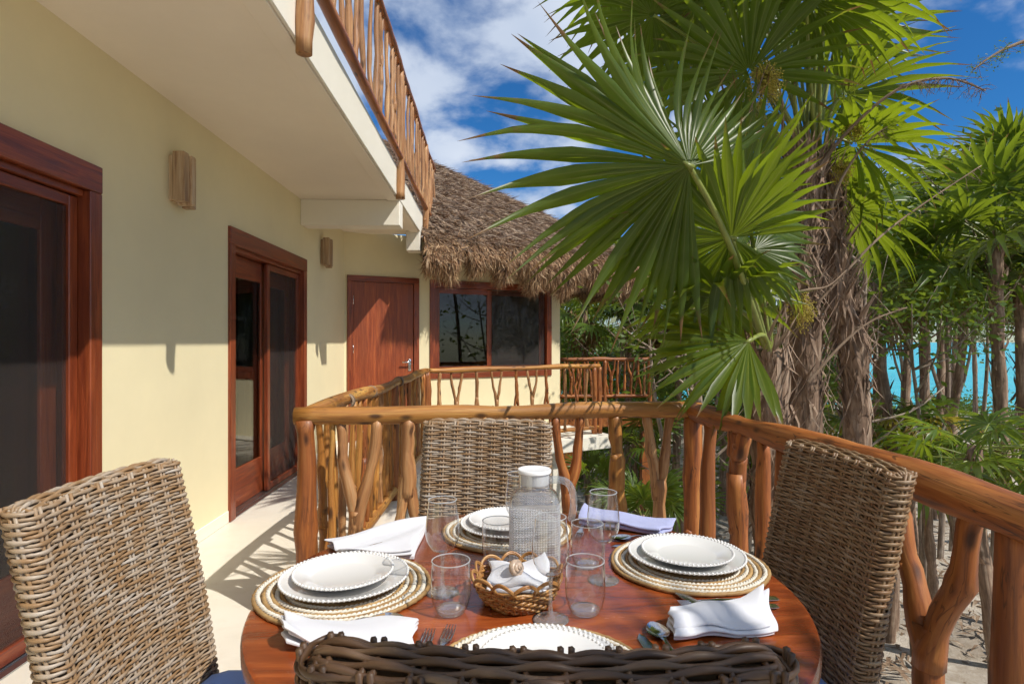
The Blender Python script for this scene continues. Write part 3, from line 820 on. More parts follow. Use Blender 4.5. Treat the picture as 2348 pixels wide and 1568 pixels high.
# corridor railing
bal = []; t = .022
while t < .985:
    k = 'I' if rr(0, 1) < .6 else ('Y' if rr(0, 1) < .6 else 'A')
    bal.append((t, k, dict(r=rr(.016, .025), spread=rr(.045, .085), fz=rr(.35, .6), lean=rr(-.06, .06)))); t += rr(.032, .048)
ra, tra = railing('log_railing', 'honey coloured log railing running along the corridor beside the sliding doors', cA0, cA1, RT, .085, .037, (HON, RED, HON), (.5, 1.0), bal, pr=.043, brail=.038)
for t in (.16, .30, .55):
    p = np.array([*(np.array(cA0[:2]) + (np.array(cA1[:2]) - np.array(cA0[:2])) * t), RT]); e = (np.array(cA1[:]) - np.array(cA0[:])); e /= np.linalg.norm(e)
    for k in range(4):
        a = np.linspace(0, 2 * np.pi, 16, endpoint=False); q = np.array([e[1], -e[0], 0])
        mb = MB(); mb.tube(p + e * (k * .014) + .040 * (np.cos(a)[:, None] * q + np.sin(a)[:, None] * np.array([0, 0, 1.0])), .0055, 6, closed=True)
        mb.put('binding', MAT['twig'], ra, True)
# railing behind the table
def tl(px, a, b): return on_line(px, a, b)
B0, B1 = cA0, cB1
bb = [(tl(808, B0, B1), 'Y', dict(r=.029, spread=.085, fz=.47, lean=.06)), (tl(752, B0, B1), 'I', dict(r=.018, lean=.02)),
      (tl(932, B0, B1), 'A', dict(r=.030, spread=.075, fz=.60, lean=.01)), (tl(1020, B0, B1), 'Y', dict(r=.026, spread=.08)), (tl(1110, B0, B1), 'A', dict(r=.026, spread=.08)), (tl(1200, B0, B1), 'Y', dict(r=.026, spread=.08)),
      (tl(1303, B0, B1), 'Y', dict(r=.028, spread=.062, fz=.52)), (tl(1416, B0, B1), 'A', dict(r=.032, spread=.055, fz=.60, lean=-.01)),
      (tl(1510, B0, B1), 'Y', dict(r=.030, spread=.062, fz=.58))]
rb_, trb = railing('log_railing', 'log railing right behind the table with forked branch balusters', B0, B1, RT + .003, .085, .040, (HON, RED, HON), (.0, .998), bb, pr=.046, brail=.036, ext=(.045, .04))
C0, C1 = cB1, cC1
bc = [(tl(1628, C0, C1), 'I', dict(r=.032, lean=.0)), (tl(1692, C0, C1), 'Y', dict(r=.033, spread=.045, fz=.75, lean=.03)), (tl(1748, C0, C1), 'I', dict(r=.030)), (tl(1795, C0, C1), 'I', dict(r=.028)),
      (tl(1880, C0, C1), 'Y', dict(r=.03, spread=.07)), (tl(1980, C0, C1), 'I', dict(r=.03)),
      (tl(2128, C0, C1), 'Y', dict(r=.031, spread=.128, fz=.60, lean=.01))]
rc_, trc = railing('log_railing', 'thick orange log railing on the right behind the brown wicker chair', C0, C1, RT, .085, .046, (RED, RED, RED), (tl(2328, C0, C1), .985), bc, pr=.036, brail=.036, ext=(.03, .0))
# walkway railing in front of the hut
Dd0, Dd1 = cA1, cw(1.24, 8.35, 0)
bd = []
for k, px in enumerate((1008, 1047, 1093, 1139, 1184, 1220, 1252, 1296, 1322, 1345)):
    bd.append((tl(px, Dd0, Dd1), 'AYAYAYAIYI'[k], dict(r=.020, spread=.075, fz=.52)))
railing('log_railing', 'slim railing of Y and A shaped branches in front of the hut window', Dd0, Dd1, RT, .09, .034, (HON, RED, PAL), (.0, .965, 1.0), bd, pr=.036, brail=.03, zfoot=-.005)
Ee0, Ee1 = cw(.85, 10.7, 0), cw(2.55, 10.9, 0)
be = [(t, 'IYAIYIAYI'[k % 9], dict(r=.024, spread=.07)) for k, t in enumerate(np.linspace(.06, .94, 13))]
railing('log_railing', 'farthest log railing at the edge of the trees past the hut', Ee0, Ee1, RT + .02, .30, .040, (RED, RED, RED), (.0, .5, 1.0), be, pr=.040, brail=.035, zfoot=-.05)
mb = MB(); 
M_ = Matrix.Translation(Ee0) @ Matrix.Rotation(math.atan2(Ee1.y - Ee0.y, Ee1.x - Ee0.x), 4, 'Z')
mb.box((-.2, -.08, -.25), (1.9, 2.4, -.05), M=M_); tag(mb.put('far_deck_floor', MAT['log_red'], smooth=False), kind='structure')
mb = MB(); mb.box((1.55, -.05, GZ - .2), (1.70, .10, -.251), M=M_); mb.box((.1, -.05, GZ - .2), (.25, .10, -.251), M=M_); 
tag(mb.put('far_deck_support', MAT['log_red'], smooth=False), kind='structure')
# upper terrace railing bolted to the fascia
U0, U1 = Vector((-.865, 1.2, 0)), Vector((-.865, 9.0, 0))
bu = []; t = .02
while t < .985:
    k = 'I' if rr(0, 1) < .8 else 'Y'
    bu.append((t, k, dict(r=rr(.014, .023), spread=rr(.04, .07), fz=rr(.4, .65), lean=rr(-.10, .10)))); t += rr(.021, .034)
ru, tru = railing('log_railing', 'upper terrace railing of varnished branches above the white fascia', U0, U1, 3.90, 3.05, .034, (RED, PAL, PAL), (), bu, pr=.035, brail=.034, zfoot=2.66)
for y, z0 in ((2.77, 2.63), (5.68, 2.66), (7.84, 2.62)):
    mb = MB(); branch(mb, [(-.868, y, z0), (-.862, y, 3.2), (-.865, y, 3.90)], .040, .034, 12, 12, .003); mb.put('post', PAL, ru, True)
# ================================================================== table
TZ = .75
TC = cw(.034, 1.305, 0)
TR = .578
tbl = thing('dining_table', 'round red brown wooden dining table laid for four', 'table', TC)
mb = MB()
def disc_top(mb, R, z0, z1, segs=96):
    prof = [(0.001, z1), (R * .5, z1), (R - .010, z1), (R - .003, z1 - .003), (R, z1 - .010), (R, z0 + .010), (R - .003, z0 + .003), (R - .012, z0), (0.001, z0)]
    n0 = mb.n
    mb.lathe(prof[::-1], segs)
    V = mb.v[-1]; mb.w[-1] = np.stack([V[:, 0] * .9 + 5, V[:, 1] * .35, V[:, 2]], -1)
disc_top(mb, TR, TZ - .038, TZ)
mb.put('table_top', MAT['table_wood'], tbl, sharp=40)
mb = MB(); mb.lathe([(.43, TZ - .10), (.45, TZ - .10), (.45, TZ - .039), (.43, TZ - .039), (.43, TZ - .10)], 48); mb.put('apron', MAT['table_wood'], tbl, sharp=40)
for a in range(4):
    an = math.radians(45 + 90 * a); mb = MB()
    mb.tube([(.36 * math.cos(an), .36 * math.sin(an), .0), (.36 * math.cos(an), .36 * math.sin(an), .4), (.36 * math.cos(an), .36 * math.sin(an), TZ - .039)], [.026, .032, .038], 12)
    mb.put('leg', MAT['table_wood'], tbl)

# ================================================================== wicker chairs
CW_, CT, CR = .223, .029, .024        # half width, half thickness, corner radius of the back
NST = 22
def loop_pts(a, b, r, bow, n):
    """rounded rectangle in plan, counter clockwise, with outward normals; sides come forward by bow"""
    seg = []
    for (cx, cy, a0) in ((a - r, -b + r, -90), (a - r, b - r, 0), (-a + r, b - r, 90), (-a + r, -b + r, 180)):
        for k in range(7):
            an = math.radians(a0 + 15 * k); seg.append((cx + r * math.cos(an), cy + r * math.sin(an), math.cos(an), math.sin(an)))
    seg.append(seg[0]); seg = np.array(seg)
    L = np.concatenate([[0], np.cumsum(np.hypot(np.diff(seg[:, 0]), np.diff(seg[:, 1])))])
    s = np.linspace(0, L[-1], n, endpoint=False)
    P = np.stack([np.interp(s, L, seg[:, k]) for k in range(4)], -1)
    nn = P[:, 2:4] / np.linalg.norm(P[:, 2:4], axis=1, keepdims=True)
    P[:, 1] += bow * (P[:, 0] / a) ** 2
    return P[:, :2], nn, s, L[-1]
def strand_mesh(a, b, r, bow, phase, mat, rad=.0040, amp=.0036, nst=NST, per=6, seed=0, name='strand'):
    rng = np.random.default_rng(seed)
    n = nst * per; P, nn, s, L = loop_pts(a, b, r, bow, n)
    w = amp * np.cos(np.pi * (np.arange(n) / per + phase))
    path = np.zeros((n, 3)); path[:, :2] = P + nn * w[:, None]
    path[:, 2] = .0007 * np.sin(np.arange(n) * 2 * np.pi / n * 5 + seed) + rng.normal(0, .0003, n) + (.0004 if amp > .003 else 0) * np.sin(np.pi * (np.arange(n) / per + phase + .5))
    k = np.abs(np.cos(np.pi * (np.arange(n) / per + phase)))
    R = rad * (.70 + .36 * k) * (1 + rng.normal(0, .03, n))
    up = np.tile(np.array([0, 0, 1.0]), (n, 1))
    mb = MB(); mb.tube(path, R, 7, closed=True, flat=.78, up=up, off=seed * 3.1)
    return mb.mesh(name, mat)
def back_y(z):           # lean of the back: nearly upright at the seat, tipping back at the top
    t = max(0.0, (z - .42) / .6)
    return -.225 - .105 * t ** 1.35
Z_LO, Z_HI, PITCH = .44, 1.008, .0073
def build_chair(mat, core, label, loc, rz, hz=0.0):
    c = thing('wicker_chair', label, 'chair', loc, rz, 'wicker chairs around the table')
    ms = [[strand_mesh(CW_, CT, CR, .028, p, mat, seed=s * 2 + p) for s in range(4)] for p in (0, 1)]
    zs = np.arange(Z_LO, Z_HI, PITCH)
    core_rows = []
    for k, z in enumerate(zs):
        me = ms[k % 2][int(RNG.integers(0, 4))]
        link('strand', me, c, loc=(rr(-.001, .001), back_y(z), z + rr(-.0008, .0008)), rot=(rr(-.004, .004), rr(-.004, .004), 0))
    # closing rows over the top
    ztop = zs[-1] + PITCH * .8
    for i, (yo, dz) in enumerate(((-.0235, -.004), (-.016, .000), (-.008, .0025), (0, .0032), (.008, .0025), (.016, .0), (.0235, -.004))):
        xs = np.linspace(-CW_ + .012, CW_ - .012, 72); u = xs / CW_; sp_ = .0455
        ed = np.clip((np.abs(u) - .90) / .05, 0, 1)
        pth = np.stack([xs, back_y(ztop) + yo * (1 - .5 * ed) + .028 * u * u, ztop + dz + .0030 * np.cos(np.pi * (xs / sp_ + i)) - .010 * ed ** 2], -1)
        k_ = np.abs(np.cos(np.pi * (xs / sp_ + i)))
        mb = MB(); mb.tube(pth, .0042 * (.72 + .34 * k_), 7, flat=1.0, up=np.array([0, 0, 1.0]), off=i * 7.3); mb.put('strand', mat, c)
    # stakes: pairs of upright canes
    P, nn, s, L = loop_pts(CW_, CT, CR, .028, NST)
    for k in range(NST):
        mb = MB(); tx, ty = -nn[k][1], nn[k][0]
        for o in (-.0050, .0050):
            path = [(P[k][0] + tx * o, back_y(z) + P[k][1] + ty * o, z) for z in np.linspace(Z_LO - .02, ztop + .002, 16)]
            mb.tube(path, .0034, 5)
        if nn[k][1] < -.9:       # these bend over the top and down the other face
            for o in (-.0050, .0050):
                x_ = P[k][0] + o; yb = back_y(ztop) + .028 * (x_ / CW_) ** 2
                mb.tube([(x_, yb + (CT - .004) * math.cos(q), ztop - .008 + .0085 * math.sin(q)) for q in np.linspace(math.pi, 0, 9)], .0034, 5)
        mb.put('stake', mat, c)
    # added core between the two faces; its brown stands for the shaded gaps
    rows = []
    Pc, _, _, _ = loop_pts(CW_ - .011, CT - .011, .014, .028, 40)
    for z in np.linspace(Z_LO - .02, ztop - .002, 14):
        rows.append([(x, y + back_y(z), z) for x, y in Pc])
    mb = MB(); mb.grid(np.array(rows), cv=True); top = mb.n - 40
    mb.f.append(tuple(range(top, top + 40))); mb.m.append(0); mb.put('backrest_gap_core', core, c)
    # seat with its own wrapped rows
    sm = [strand_mesh(.228, .222, .03, 0, p, mat, rad=.0062, nst=40, per=4, seed=31 + p) for p in (0, 1)]
    for k, z in enumerate(np.arange(.335, .425, .0126)):
        link('strand', sm[k % 2], c, loc=(0, -.012, z))
    mb = MB(); mb.box((-.218, -.225, .33), (.218, .20, .428), bev=.02); mb.put('seat', core, c, smooth=False)
    for sx in (-1, 1):
        for sy, yy in ((-1, -.205), (1, .18)):
            mb = MB(); mb.tube([(sx * .195, yy, .0), (sx * .195, yy, .2), (sx * .195, yy, .345)], [.018, .021, .024], 10); mb.put('leg', core, c)
    return c
def cushion(chair_loc, rz, label):
    n = 40; P = []
    mb = MB(); rows = []
    for (inset, z) in ((.06, 0), (.012, .004), (0, .030), (.0, .060), (.010, .085), (.045, .100), (.12, .108), (.2, .110)):
        Pq, _, _, _ = loop_pts(.208 - inset, .200 - inset, max(.004, .045 - inset * .2), 0, n) if inset < .19 else loop_pts(.012, .012, .004, 0, n)
        rows.append(np.column_stack([Pq, np.full(n, z)]))
    A = np.array(rows); mb.grid(A, W=A, cv=True)
    mb.f.append(tuple(range(mb.n - n, mb.n))); mb.m.append(0); mb.f.append(tuple(reversed(range(n)))); mb.m.append(0)
    o = mb.put('seat_cushion', MAT['cushion_blue'], None)
    M = Matrix.Translation(Vector(chair_loc)) @ Matrix.Rotation(rz, 4, 'Z') @ Matrix.Translation((0, .008, .432))
    o.location = M.translation; o.rotation_euler = (0, 0, rz)
    tag(o, label, 'cushion', 'blue seat cushions')
    Pq, _, _, _ = loop_pts(.209, .201, .045, 0, n); q = MB(); q.tube(np.column_stack([Pq, np.full(n, .045)]), .004, 6, closed=True); q.put('piping', MAT['cushion_blue'], o)
G, Bn, Dk, Co = MAT['wicker_grey'], MAT['wicker_brown'], MAT['wicker_shaded'], MAT['wicker_core']
def chair_at(xc, d, face, mat, label, clabel):
    """xc, d: middle of the top of the back; face: direction it looks, degrees from camera forward, clockwise"""
    rz = -math.radians(face) - YAW
    top = cw(xc, d, 0)
    off = Matrix.Rotation(rz, 3, 'Z') @ Vector((0, back_y(.99), 0))
    loc = top - off; loc.z = 0
    build_chair(mat, Co, label, loc, rz); cushion(loc, rz, clabel)
chair_at(-.848, 1.195, 91, G, 'pale grey wicker chair in full sun on the left', 'blue cushion on the pale wicker chair at left')
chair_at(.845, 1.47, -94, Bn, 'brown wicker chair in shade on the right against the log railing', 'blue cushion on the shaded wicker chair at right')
chair_at(-.085, 2.10, 186, G, 'wicker chair on the far side of the table facing the camera', 'blue cushion on the far wicker chair, hidden by the table')
chair_at(.028, .515, 1.5, Dk, 'wicker chair back with shade in its colour, seen from behind at the bottom', 'blue cushion on the nearest wicker chair')

# ================================================================== place settings
def cord_mesh(R, r, kind, seed=0):
    n = max(48, int(R * 2 * math.pi / .0042)); a = np.linspace(0, 2 * np.pi, n, endpoint=False)
    rng = np.random.default_rng(seed); mb = MB()
    wob = .0016 * np.sin(a * 3 + seed) + .0010 * np.sin(a * 7 + 2 * seed)
    turns = max(6, int(2 * math.pi * R / (.019 if kind == 'w' else .022)))
    if kind == 'w':      # two strand white cord
        for ph in (0, math.pi):
            q = a * turns + ph
            P = np.stack([(R + wob + r * .55 * np.cos(q)) * np.cos(a), (R + wob + r * .55 * np.cos(q)) * np.sin(a), r * 1.0 + r * .55 * np.sin(q)], -1)
            mb.tube(P, r * .58, 5, closed=True, off=seed + ph)
    else:
        q = a * turns
        P = np.stack([(R + wob) * np.cos(a), (R + wob) * np.sin(a), np.full(n, r * .75)], -1)
        mb.tube(P, r * (1 + .10 * np.sin(q) + rng.normal(0, .05, n)), 6, closed=True, off=seed)
    return mb
MAT_RINGS = [('b', .183, .0050), ('w', .1742, .0056), ('b', .1645, .0052), ('w', .1550, .0054), ('b', .1455, .0054), ('w', .1362, .0054), ('b', .1268, .0052), ('w', .1175, .0054), ('b', .108, .0052), ('b', .098, .005), ('b', .088, .005)]
ring_meshes = [(k, cord_mesh(R, r, k, i).mesh('cord', MAT['mat_white' if k == 'w' else 'mat_straw'])) for i, (k, R, r) in enumerate(MAT_RINGS)]
mbd = MB(); mbd.lathe([(.0005, .0035), (.083, .0035), (.18, .0022), (.18, .0008), (.0005, .0008)], 48); matdisc = mbd.mesh('woven_base', MAT['mat_straw'])
def bead_mesh(R, z, n, r):
    mb = MB(); a = np.linspace(0, 2 * np.pi, n, endpoint=False)
    u = np.linspace(0, np.pi, 5); w = np.linspace(0, 2 * np.pi, 7, endpoint=False)
    sp = np.array([(math.sin(x) * math.cos(y), math.sin(x) * math.sin(y), math.cos(x)) for x in u for y in w])
    f = [(i * 7 + j, (i + 1) * 7 + j, (i + 1) * 7 + (j + 1) % 7, i * 7 + (j + 1) % 7) for i in range(4) for j in range(7)]
    for t in a: mb.add(sp * r + np.array([R * math.cos(t), R * math.sin(t), z]), f)
    return mb.mesh('bead_rim', MAT['porcelain'])
def plate_mesh(R, h):
    pr = [(.0005, .004), (R * .60, .004), (R * .66, .006), (R * .72, h * .55), (R * .98, h), (R, h + .0005), (R * .985, h - .003), (R * .74, h * .45), (R * .66, 0.0), (.0005, 0.0)]
    mb = MB(); mb.lathe(pr[::-1], 72); return mb.mesh('plate_body', MAT['porcelain'])
PL = plate_mesh(.138, .019), bead_mesh(.1355, .0185, 84, .0036)
PS = plate_mesh(.108, .017), bead_mesh(.1057, .0166, 68, .0034)
def setting(xc, d, where, mr=1.0, rot=0.0):
    p = cw(xc, d, TZ)
    m = thing('placemat', 'round woven placemat of straw and white cord, ' + where, 'placemat', p + Vector((0, 0, .0008)), rot, 'round placemats')
    link('woven_base', matdisc, m, scale=(mr, mr, 1))
    for k, me in ring_meshes: link('cord', me, m, rot=(0, 0, rr(0, 6.28)), scale=(mr, mr, 1), loc=(0, 0, .0006))
    dp = thing('dinner_plate', 'large white dinner plate with beaded rim, ' + where, 'plate', p + Vector((rr(-.004, .004), rr(-.004, .004), .0125)), rot, 'large white plates')
    link('plate_body', PL[0], dp); tag(link('bead_rim', PL[1], dp), kind='stuff')
    sp = thing('side_plate', 'smaller white plate stacked on top, ' + where, 'plate', p + Vector((rr(-.006, .006), rr(-.004, .004), .0240)), rot, 'small white plates')
    link('plate_body', PS[0], sp); tag(link('bead_rim', PS[1], sp), kind='stuff')
setting(-.368, 1.293, 'left place setting', 1.0)
setting(.424, 1.425, 'right place setting', .985, 1.0)
setting(-.012, 1.672, 'far place setting behind the pitcher', .98, 2.0)
setting(.046, .928, 'nearest place setting above the dark chair back', 1.0, 3.0)

# glassware
def wine_glass(xc, d, label, z=TZ):
    g = thing('wine_glass', label, 'wine glass', cw(xc, d, z), rr(0, 6), 'stemmed wine glasses')
    o = [(.0185, .0905), (.026, .098), (.0335, .112), (.0368, .127), (.0362, .146), (.0335, .170), (.0302, .200)]
    i = [(r - .0012, zz) for r, zz in o]
    mb = MB(); mb.lathe([(.0005, .0885), (.010, .0885)] + o, 40); mb.put('bowl', MAT['clear_glass'], g)
    a_ = np.linspace(0, 2 * np.pi, 40, endpoint=False); mb = MB(); mb.tube(np.stack([.0302 * np.cos(a_), .0302 * np.sin(a_), np.full(40, .2003)], -1), .0011, 6, closed=True); mb.put('rim', MAT['rim_glint_glass'], g)
    mb = MB(); mb.lathe([(.0005, .0004), (.0355, .0004), (.036, .0012), (.030, .0026), (.012, .0055), (.0052, .012), (.0036, .03), (.0034, .06), (.0044, .080), (.0095, .0884), (.0005, .0884)], 28); mb.put('stem', MAT['base_glass'], g)
wine_glass(-.150, 1.27, 'empty wine glass left of the pitcher behind a tumbler')
wine_glass(.075, 1.146, 'empty wine glass standing in front of the bread basket')
wine_glass(.207, 1.335, 'empty wine glass right of the pitcher near the right plates')
wine_glass(.018, 1.482, 'empty wine glass mostly hidden behind the pitcher', TZ + .009)
def tumbler(xc, d, label):
    g = thing('tumbler', label, 'tumbler', cw(xc, d, TZ), rr(0, 6), 'short water tumblers')
    o = [(.030, .007), (.0345, .015), (.0385, .030), (.040, .048), (.0395, .070), (.0378, .104)]
    i = [(r - .0015, zz) for r, zz in o]
    mb = MB(); mb.lathe(o, 40); mb.put('wall', MAT['clear_glass'], g)
    a_ = np.linspace(0, 2 * np.pi, 40, endpoint=False); mb = MB(); mb.tube(np.stack([.0378 * np.cos(a_), .0378 * np.sin(a_), np.full(40, .1043)], -1), .0013, 6, closed=True); mb.put('rim', MAT['rim_glint_glass'], g)
    mb = MB(); mb.lathe([(.0005, .0004), (.024, .0004), (.0275, .002), (.0298, .0069), (.0285, .0098), (.020, .0085), (.0005, .0078)], 36); mb.put('thick_base', MAT['base_glass'], g)
tumbler(-.122, 1.176, 'short glass tumbler left of the basket')
tumbler(-.034, 1.44, 'short glass tumbler left of the pitcher by the far plates')
tumbler(.146, 1.176, 'short glass tumbler right of the basket')
tumbler(.181, 1.418, 'short glass tumbler right of the pitcher under its handle')

def pitcher():
    g = thing('pitcher', 'tall waffle textured clear glass water pitcher with white lid', 'pitcher', cw(.053, 1.392, TZ), -YAW)
    nu, nv = 132, 60
    P = np.zeros((nv, nu, 3))
    for j in range(nv):
        z = .004 + .166 * j / (nv - 1)
        for i in range(nu):
            a = 2 * math.pi * i / nu + math.pi / 4
            n = 5.0; r = .0575 / (abs(math.cos(a)) ** n + abs(math.sin(a)) ** n) ** (1 / n)
            bump = .0020 * (.5 - abs((i * .5) % 1 - .5)) * 2 * (.5 - abs((j * .5) % 1 - .5)) * 2 * 1.4
            edge = 1 if 1 < j < nv - 3 else 0
            P[j, i] = ((r + bump * edge) * math.cos(a), (r + bump * edge) * math.sin(a), z)
    mb = MB(); mb.grid(P, cv=True); mb.put('waffle_body', MAT['pitcher_glass'], g, smooth=False)
    rows = []
    for (f, rr_, z) in ((1, .0575, .1702), (.9, .0565, .176), (.6, .051, .184), (.25, .0425, .191), (0, .0365, .195), (0, .0362, .205), (0, .0375, .232)):
        q = []
        for i in range(66):
            a = 2 * math.pi * i / 66 + math.pi / 4; n = 2 + 3 * f
            r = rr_ / (abs(math.cos(a)) ** n + abs(math.sin(a)) ** n) ** (1 / n); q.append((r * math.cos(a), r * math.sin(a), z))
        rows.append(q)
    mb = MB(); mb.grid(np.array(rows), cv=True); mb.put('shoulder', MAT['shoulder_glass'], g)
    mb = MB(); mb.lathe([(.0005, .002), (.054, .002), (.056, .0038), (.054, .010), (.0005, .0085)], 40); mb.put('thick_base', MAT['base_glass'], g)
    mb = MB(); mb.lathe([(.0005, .206), (.0345, .206), (.0355, .21), (.0355, .230), (.0395, .2325), (.0400, .2385), (.038, .2405), (.030, .2395), (.0005, .2392)], 48); mb.put('lid', MAT['white_plastic'], g, sharp=50)
    mb = MB()
    for z in (.198, .2035): mb.lathe([(.0366, z), (.0378, z + .0008), (.0378, z + .0018), (.0366, z + .0026)], 40)
    mb.put('neck_ring', MAT['clear_glass'], g)
    pth = smooth_path([(.034, -.004, .214), (.056, -.005, .216), (.078, -.006, .209), (.090, -.007, .186), (.092, -.007, .158), (.088, -.007, .132), (.084, -.007, .118)], 26)
    mb = MB(); mb.tube(pth, np.concatenate([np.full(22, .0085), [.0084, .0078, .006, .003]]), 12, flat=.8); mb.put('handle', MAT['base_glass'], g)
pitcher()

# basket
def basket():
    c = cw(.012, 1.228, TZ)
    g = thing('bread_basket', 'small scalloped cane basket in the middle of the table', 'basket', c, .4)
    def ring(R, z, lob, ph, amp=.0022, n=144, st=36, seed=0):
        a = np.linspace(0, 2 * np.pi, n, endpoint=False)
        r = R * (1 + lob * np.cos(6 * a)) + amp * np.cos(a * st / 2 + ph * math.pi)
        return np.stack([r * np.cos(a), r * np.sin(a), z + .0022 * np.sin(a * 6 + seed) + 0 * a], -1)
    for k in range(9):
        t = k / 8; mb = MB(); R = .066 + .022 * t ** .8
        mb.tube(ring(R, .006 + .042 * t, .03 + .03 * t, k % 2, seed=k), .0031, 6, closed=True); mb.put('strand', MAT['basket_cane'], g)
    for k in range(36):
        a = 2 * math.pi * k / 36; pts = []
        for t in np.linspace(0, 1, 6):
            R = (.066 + .022 * t ** .8) * (1 + (.03 + .03 * t) * math.cos(6 * a)); pts.append((R * math.cos(a), R * math.sin(a), .003 + .046 * t))
        mb = MB(); mb.tube(pts, .0022, 5); mb.put('stake', MAT['basket_cane'], g)
    for k in range(12):
        a0 = 2 * math.pi * (k + .5) / 12; da = .34; pts = []
        for s in np.linspace(-1, 1, 11):
            a = a0 + s * da; R = .089 * (1 + .06 * math.cos(6 * a)) + .006 * (1 - s * s); pts.append((R * math.cos(a), R * math.sin(a), .046 + .022 * (1 - s ** 2)))
        for o in (0, .005):
            mb = MB(); mb.tube([(x, y, z + o * .6 - .002) for x, y, z in pts], .0026, 6); mb.put('rim_loop', MAT['basket_cane'], g)
    mb = MB(); mb.lathe([(.0005, .004), (.066, .004), (.066, .001), (.0005, .001)], 36); mb.put('bottom', MAT['basket_cane'], g)
    return c
bk = basket()
def soft_sheet(name, quad, z0, thick, amp, seed, mat, n=16, pile=1, fr=3.0, roll=0.0, zup=None):
    """folded cloth: quad of four plan corners; layers with rounded folds and soft waves"""
    rng = np.random.default_rng(seed); mb = MB(); ph = rng.uniform(0, 6.28, 8)
    q = [np.array(p, float) for p in quad]
    for L in range(pile):
        sh = rng.normal(0, .004, (4, 2)) * (L > 0)
        c = [q[i] + sh[i] for i in range(4)]
        def pos(u, v):
            p = (c[0] * (1 - u) + c[1] * u) * (1 - v) + (c[3] * (1 - u) + c[2] * u) * v
            e = (c[1] - c[0]); e = e / np.linalg.norm(e); f = (c[3] - c[0]); f = f / np.linalg.norm(f)
            p = p + e * .004 * math.sin(v * 7 + ph[4]) + f * .005 * math.sin(u * 6 + ph[5])
            w = amp * (math.sin(u * fr * 2 + ph[0] + v * 2) * .5 + math.sin(v * fr * 1.6 + ph[1] - u) * .5 + .45 * math.sin(u * 9 + v * 6 + ph[2])) + amp * .7
            w += roll * max(0.0, 1 - u / .22) ** 1.3 * (.6 + .4 * math.sin(v * 5 + ph[3]))
            if zup is not None: w += zup(u, v)
            return p, max(0.0, w)
        us = np.concatenate([[-.012, -.006], np.linspace(0, 1, n), [1.006, 1.012]]); vs = np.concatenate([[-.02, -.01], np.linspace(0, 1, n), [1.01, 1.02]])
        top = np.zeros((len(us), len(vs), 3)); bot = top.copy(); wc = top.copy()
        for i, u in enumerate(us):
            for j, v in enumerate(vs):
                p, w = pos(min(max(u, -.012), 1.012), v)
                eu = min(i, len(us) - 1 - i); ev = min(j, len(vs) - 1 - j); e = min(eu, ev)
                h = (0.12, .38, .5)[min(e, 2)] * thick
                zc = z0 + thick * (.5 + L * 1.02) + w * (.35 + .65 * (L + 1) / pile)
                top[i, j] = (*p, zc + h); bot[i, j] = (*p, zc - h) if L else (*p, z0 + .0006 + (.5 * thick - h) + (w * .5 if roll or zup else 0)); wc[i, j] = (u * .25 * 4, v * .15 * 4, 0)
        mb.grid(top, wc); mb.grid(bot[:, ::-1], wc)
        # rim
        nu, nv = len(us), len(vs)
        ring = [(i, 0) for i in range(nu)] + [(nu - 1, j) for j in range(1, nv)] + [(i, nv - 1) for i in range(nu - 2, -1, -1)] + [(0, j) for j in range(nv - 2, 0, -1)]
        A = np.array([top[i, j] for i, j in ring]); Bq = np.array([bot[i, j] for i, j in ring])
        mb.grid(np.stack([Bq, A]), cv=True)
    return mb.put(name, mat)
def px_quad(pts, z=TZ): return [at_z(x, y, z)[:2] for x, y in pts]
n = soft_sheet('napkin', px_quad([(757, 1254), (786, 1281), (948, 1281), (972, 1203)]), TZ, .006, .008, 11, MAT['napkin'], pile=3)
tag(n, 'folded white napkin at the back left edge of the table', 'napkin', 'white cloth napkins')
n = soft_sheet('napkin', px_quad([(655, 1500), (945, 1500), (952, 1440), (650, 1440)]), TZ, .006, .007, 12, MAT['napkin'], pile=3, roll=.022)
tag(n, 'folded white napkin with a curled end at the front left', 'napkin', 'white cloth napkins')
n = soft_sheet('napkin', px_quad([(1545, 1475), (1770, 1455), (1752, 1375), (1530, 1432)]), TZ, .006, .010, 13, MAT['napkin'], pile=3, roll=.018)
tag(n, 'folded white napkin lying over cutlery at the front right', 'napkin', 'white cloth napkins')
n = soft_sheet('napkin', px_quad([(1332, 1206), (1520, 1232), (1545, 1208), (1345, 1182)]), TZ, .009, .007, 14, MAT['napkin_sky_shade'], pile=2, roll=.030)
tag(n, 'folded napkin, blue shade in its colour, far right edge behind the right wine glass', 'napkin', 'white cloth napkins')
for k in range(3):
    u0 = .30 + .07 * k
    A = px_quad([(1332, 1206), (1520, 1232)]); p0 = np.array(A[0]); p1 = np.array(A[1]); e = p1 - p0; nrm = np.array([-e[1], e[0]]); nrm /= np.linalg.norm(nrm)
    a = p0 + e * u0 - nrm * .0068; b = p0 + e * (u0 + .018) - nrm * .0068
    q = MB(); q.add([(*a, TZ + .003), (*b, TZ + .003), (*b, TZ + .021), (*a, TZ + .021)], [(0, 1, 2, 3)])
    q.put('stripe', MAT['napkin_band'], n)
bx, by = bk[0], bk[1]
n = soft_sheet('paper_napkin', [(bx - .062, by - .045), (bx + .058, by - .058), (bx + .062, by + .050), (bx - .050, by + .060)], TZ + .034, .010, .010, 15, MAT['napkin'], pile=2,
               zup=lambda u, v: .034 * max(0, (u - .62)) * max(0, (v - .35)) * 3)
tag(n, 'white napkin bundle tucked in the cane basket', 'napkin')
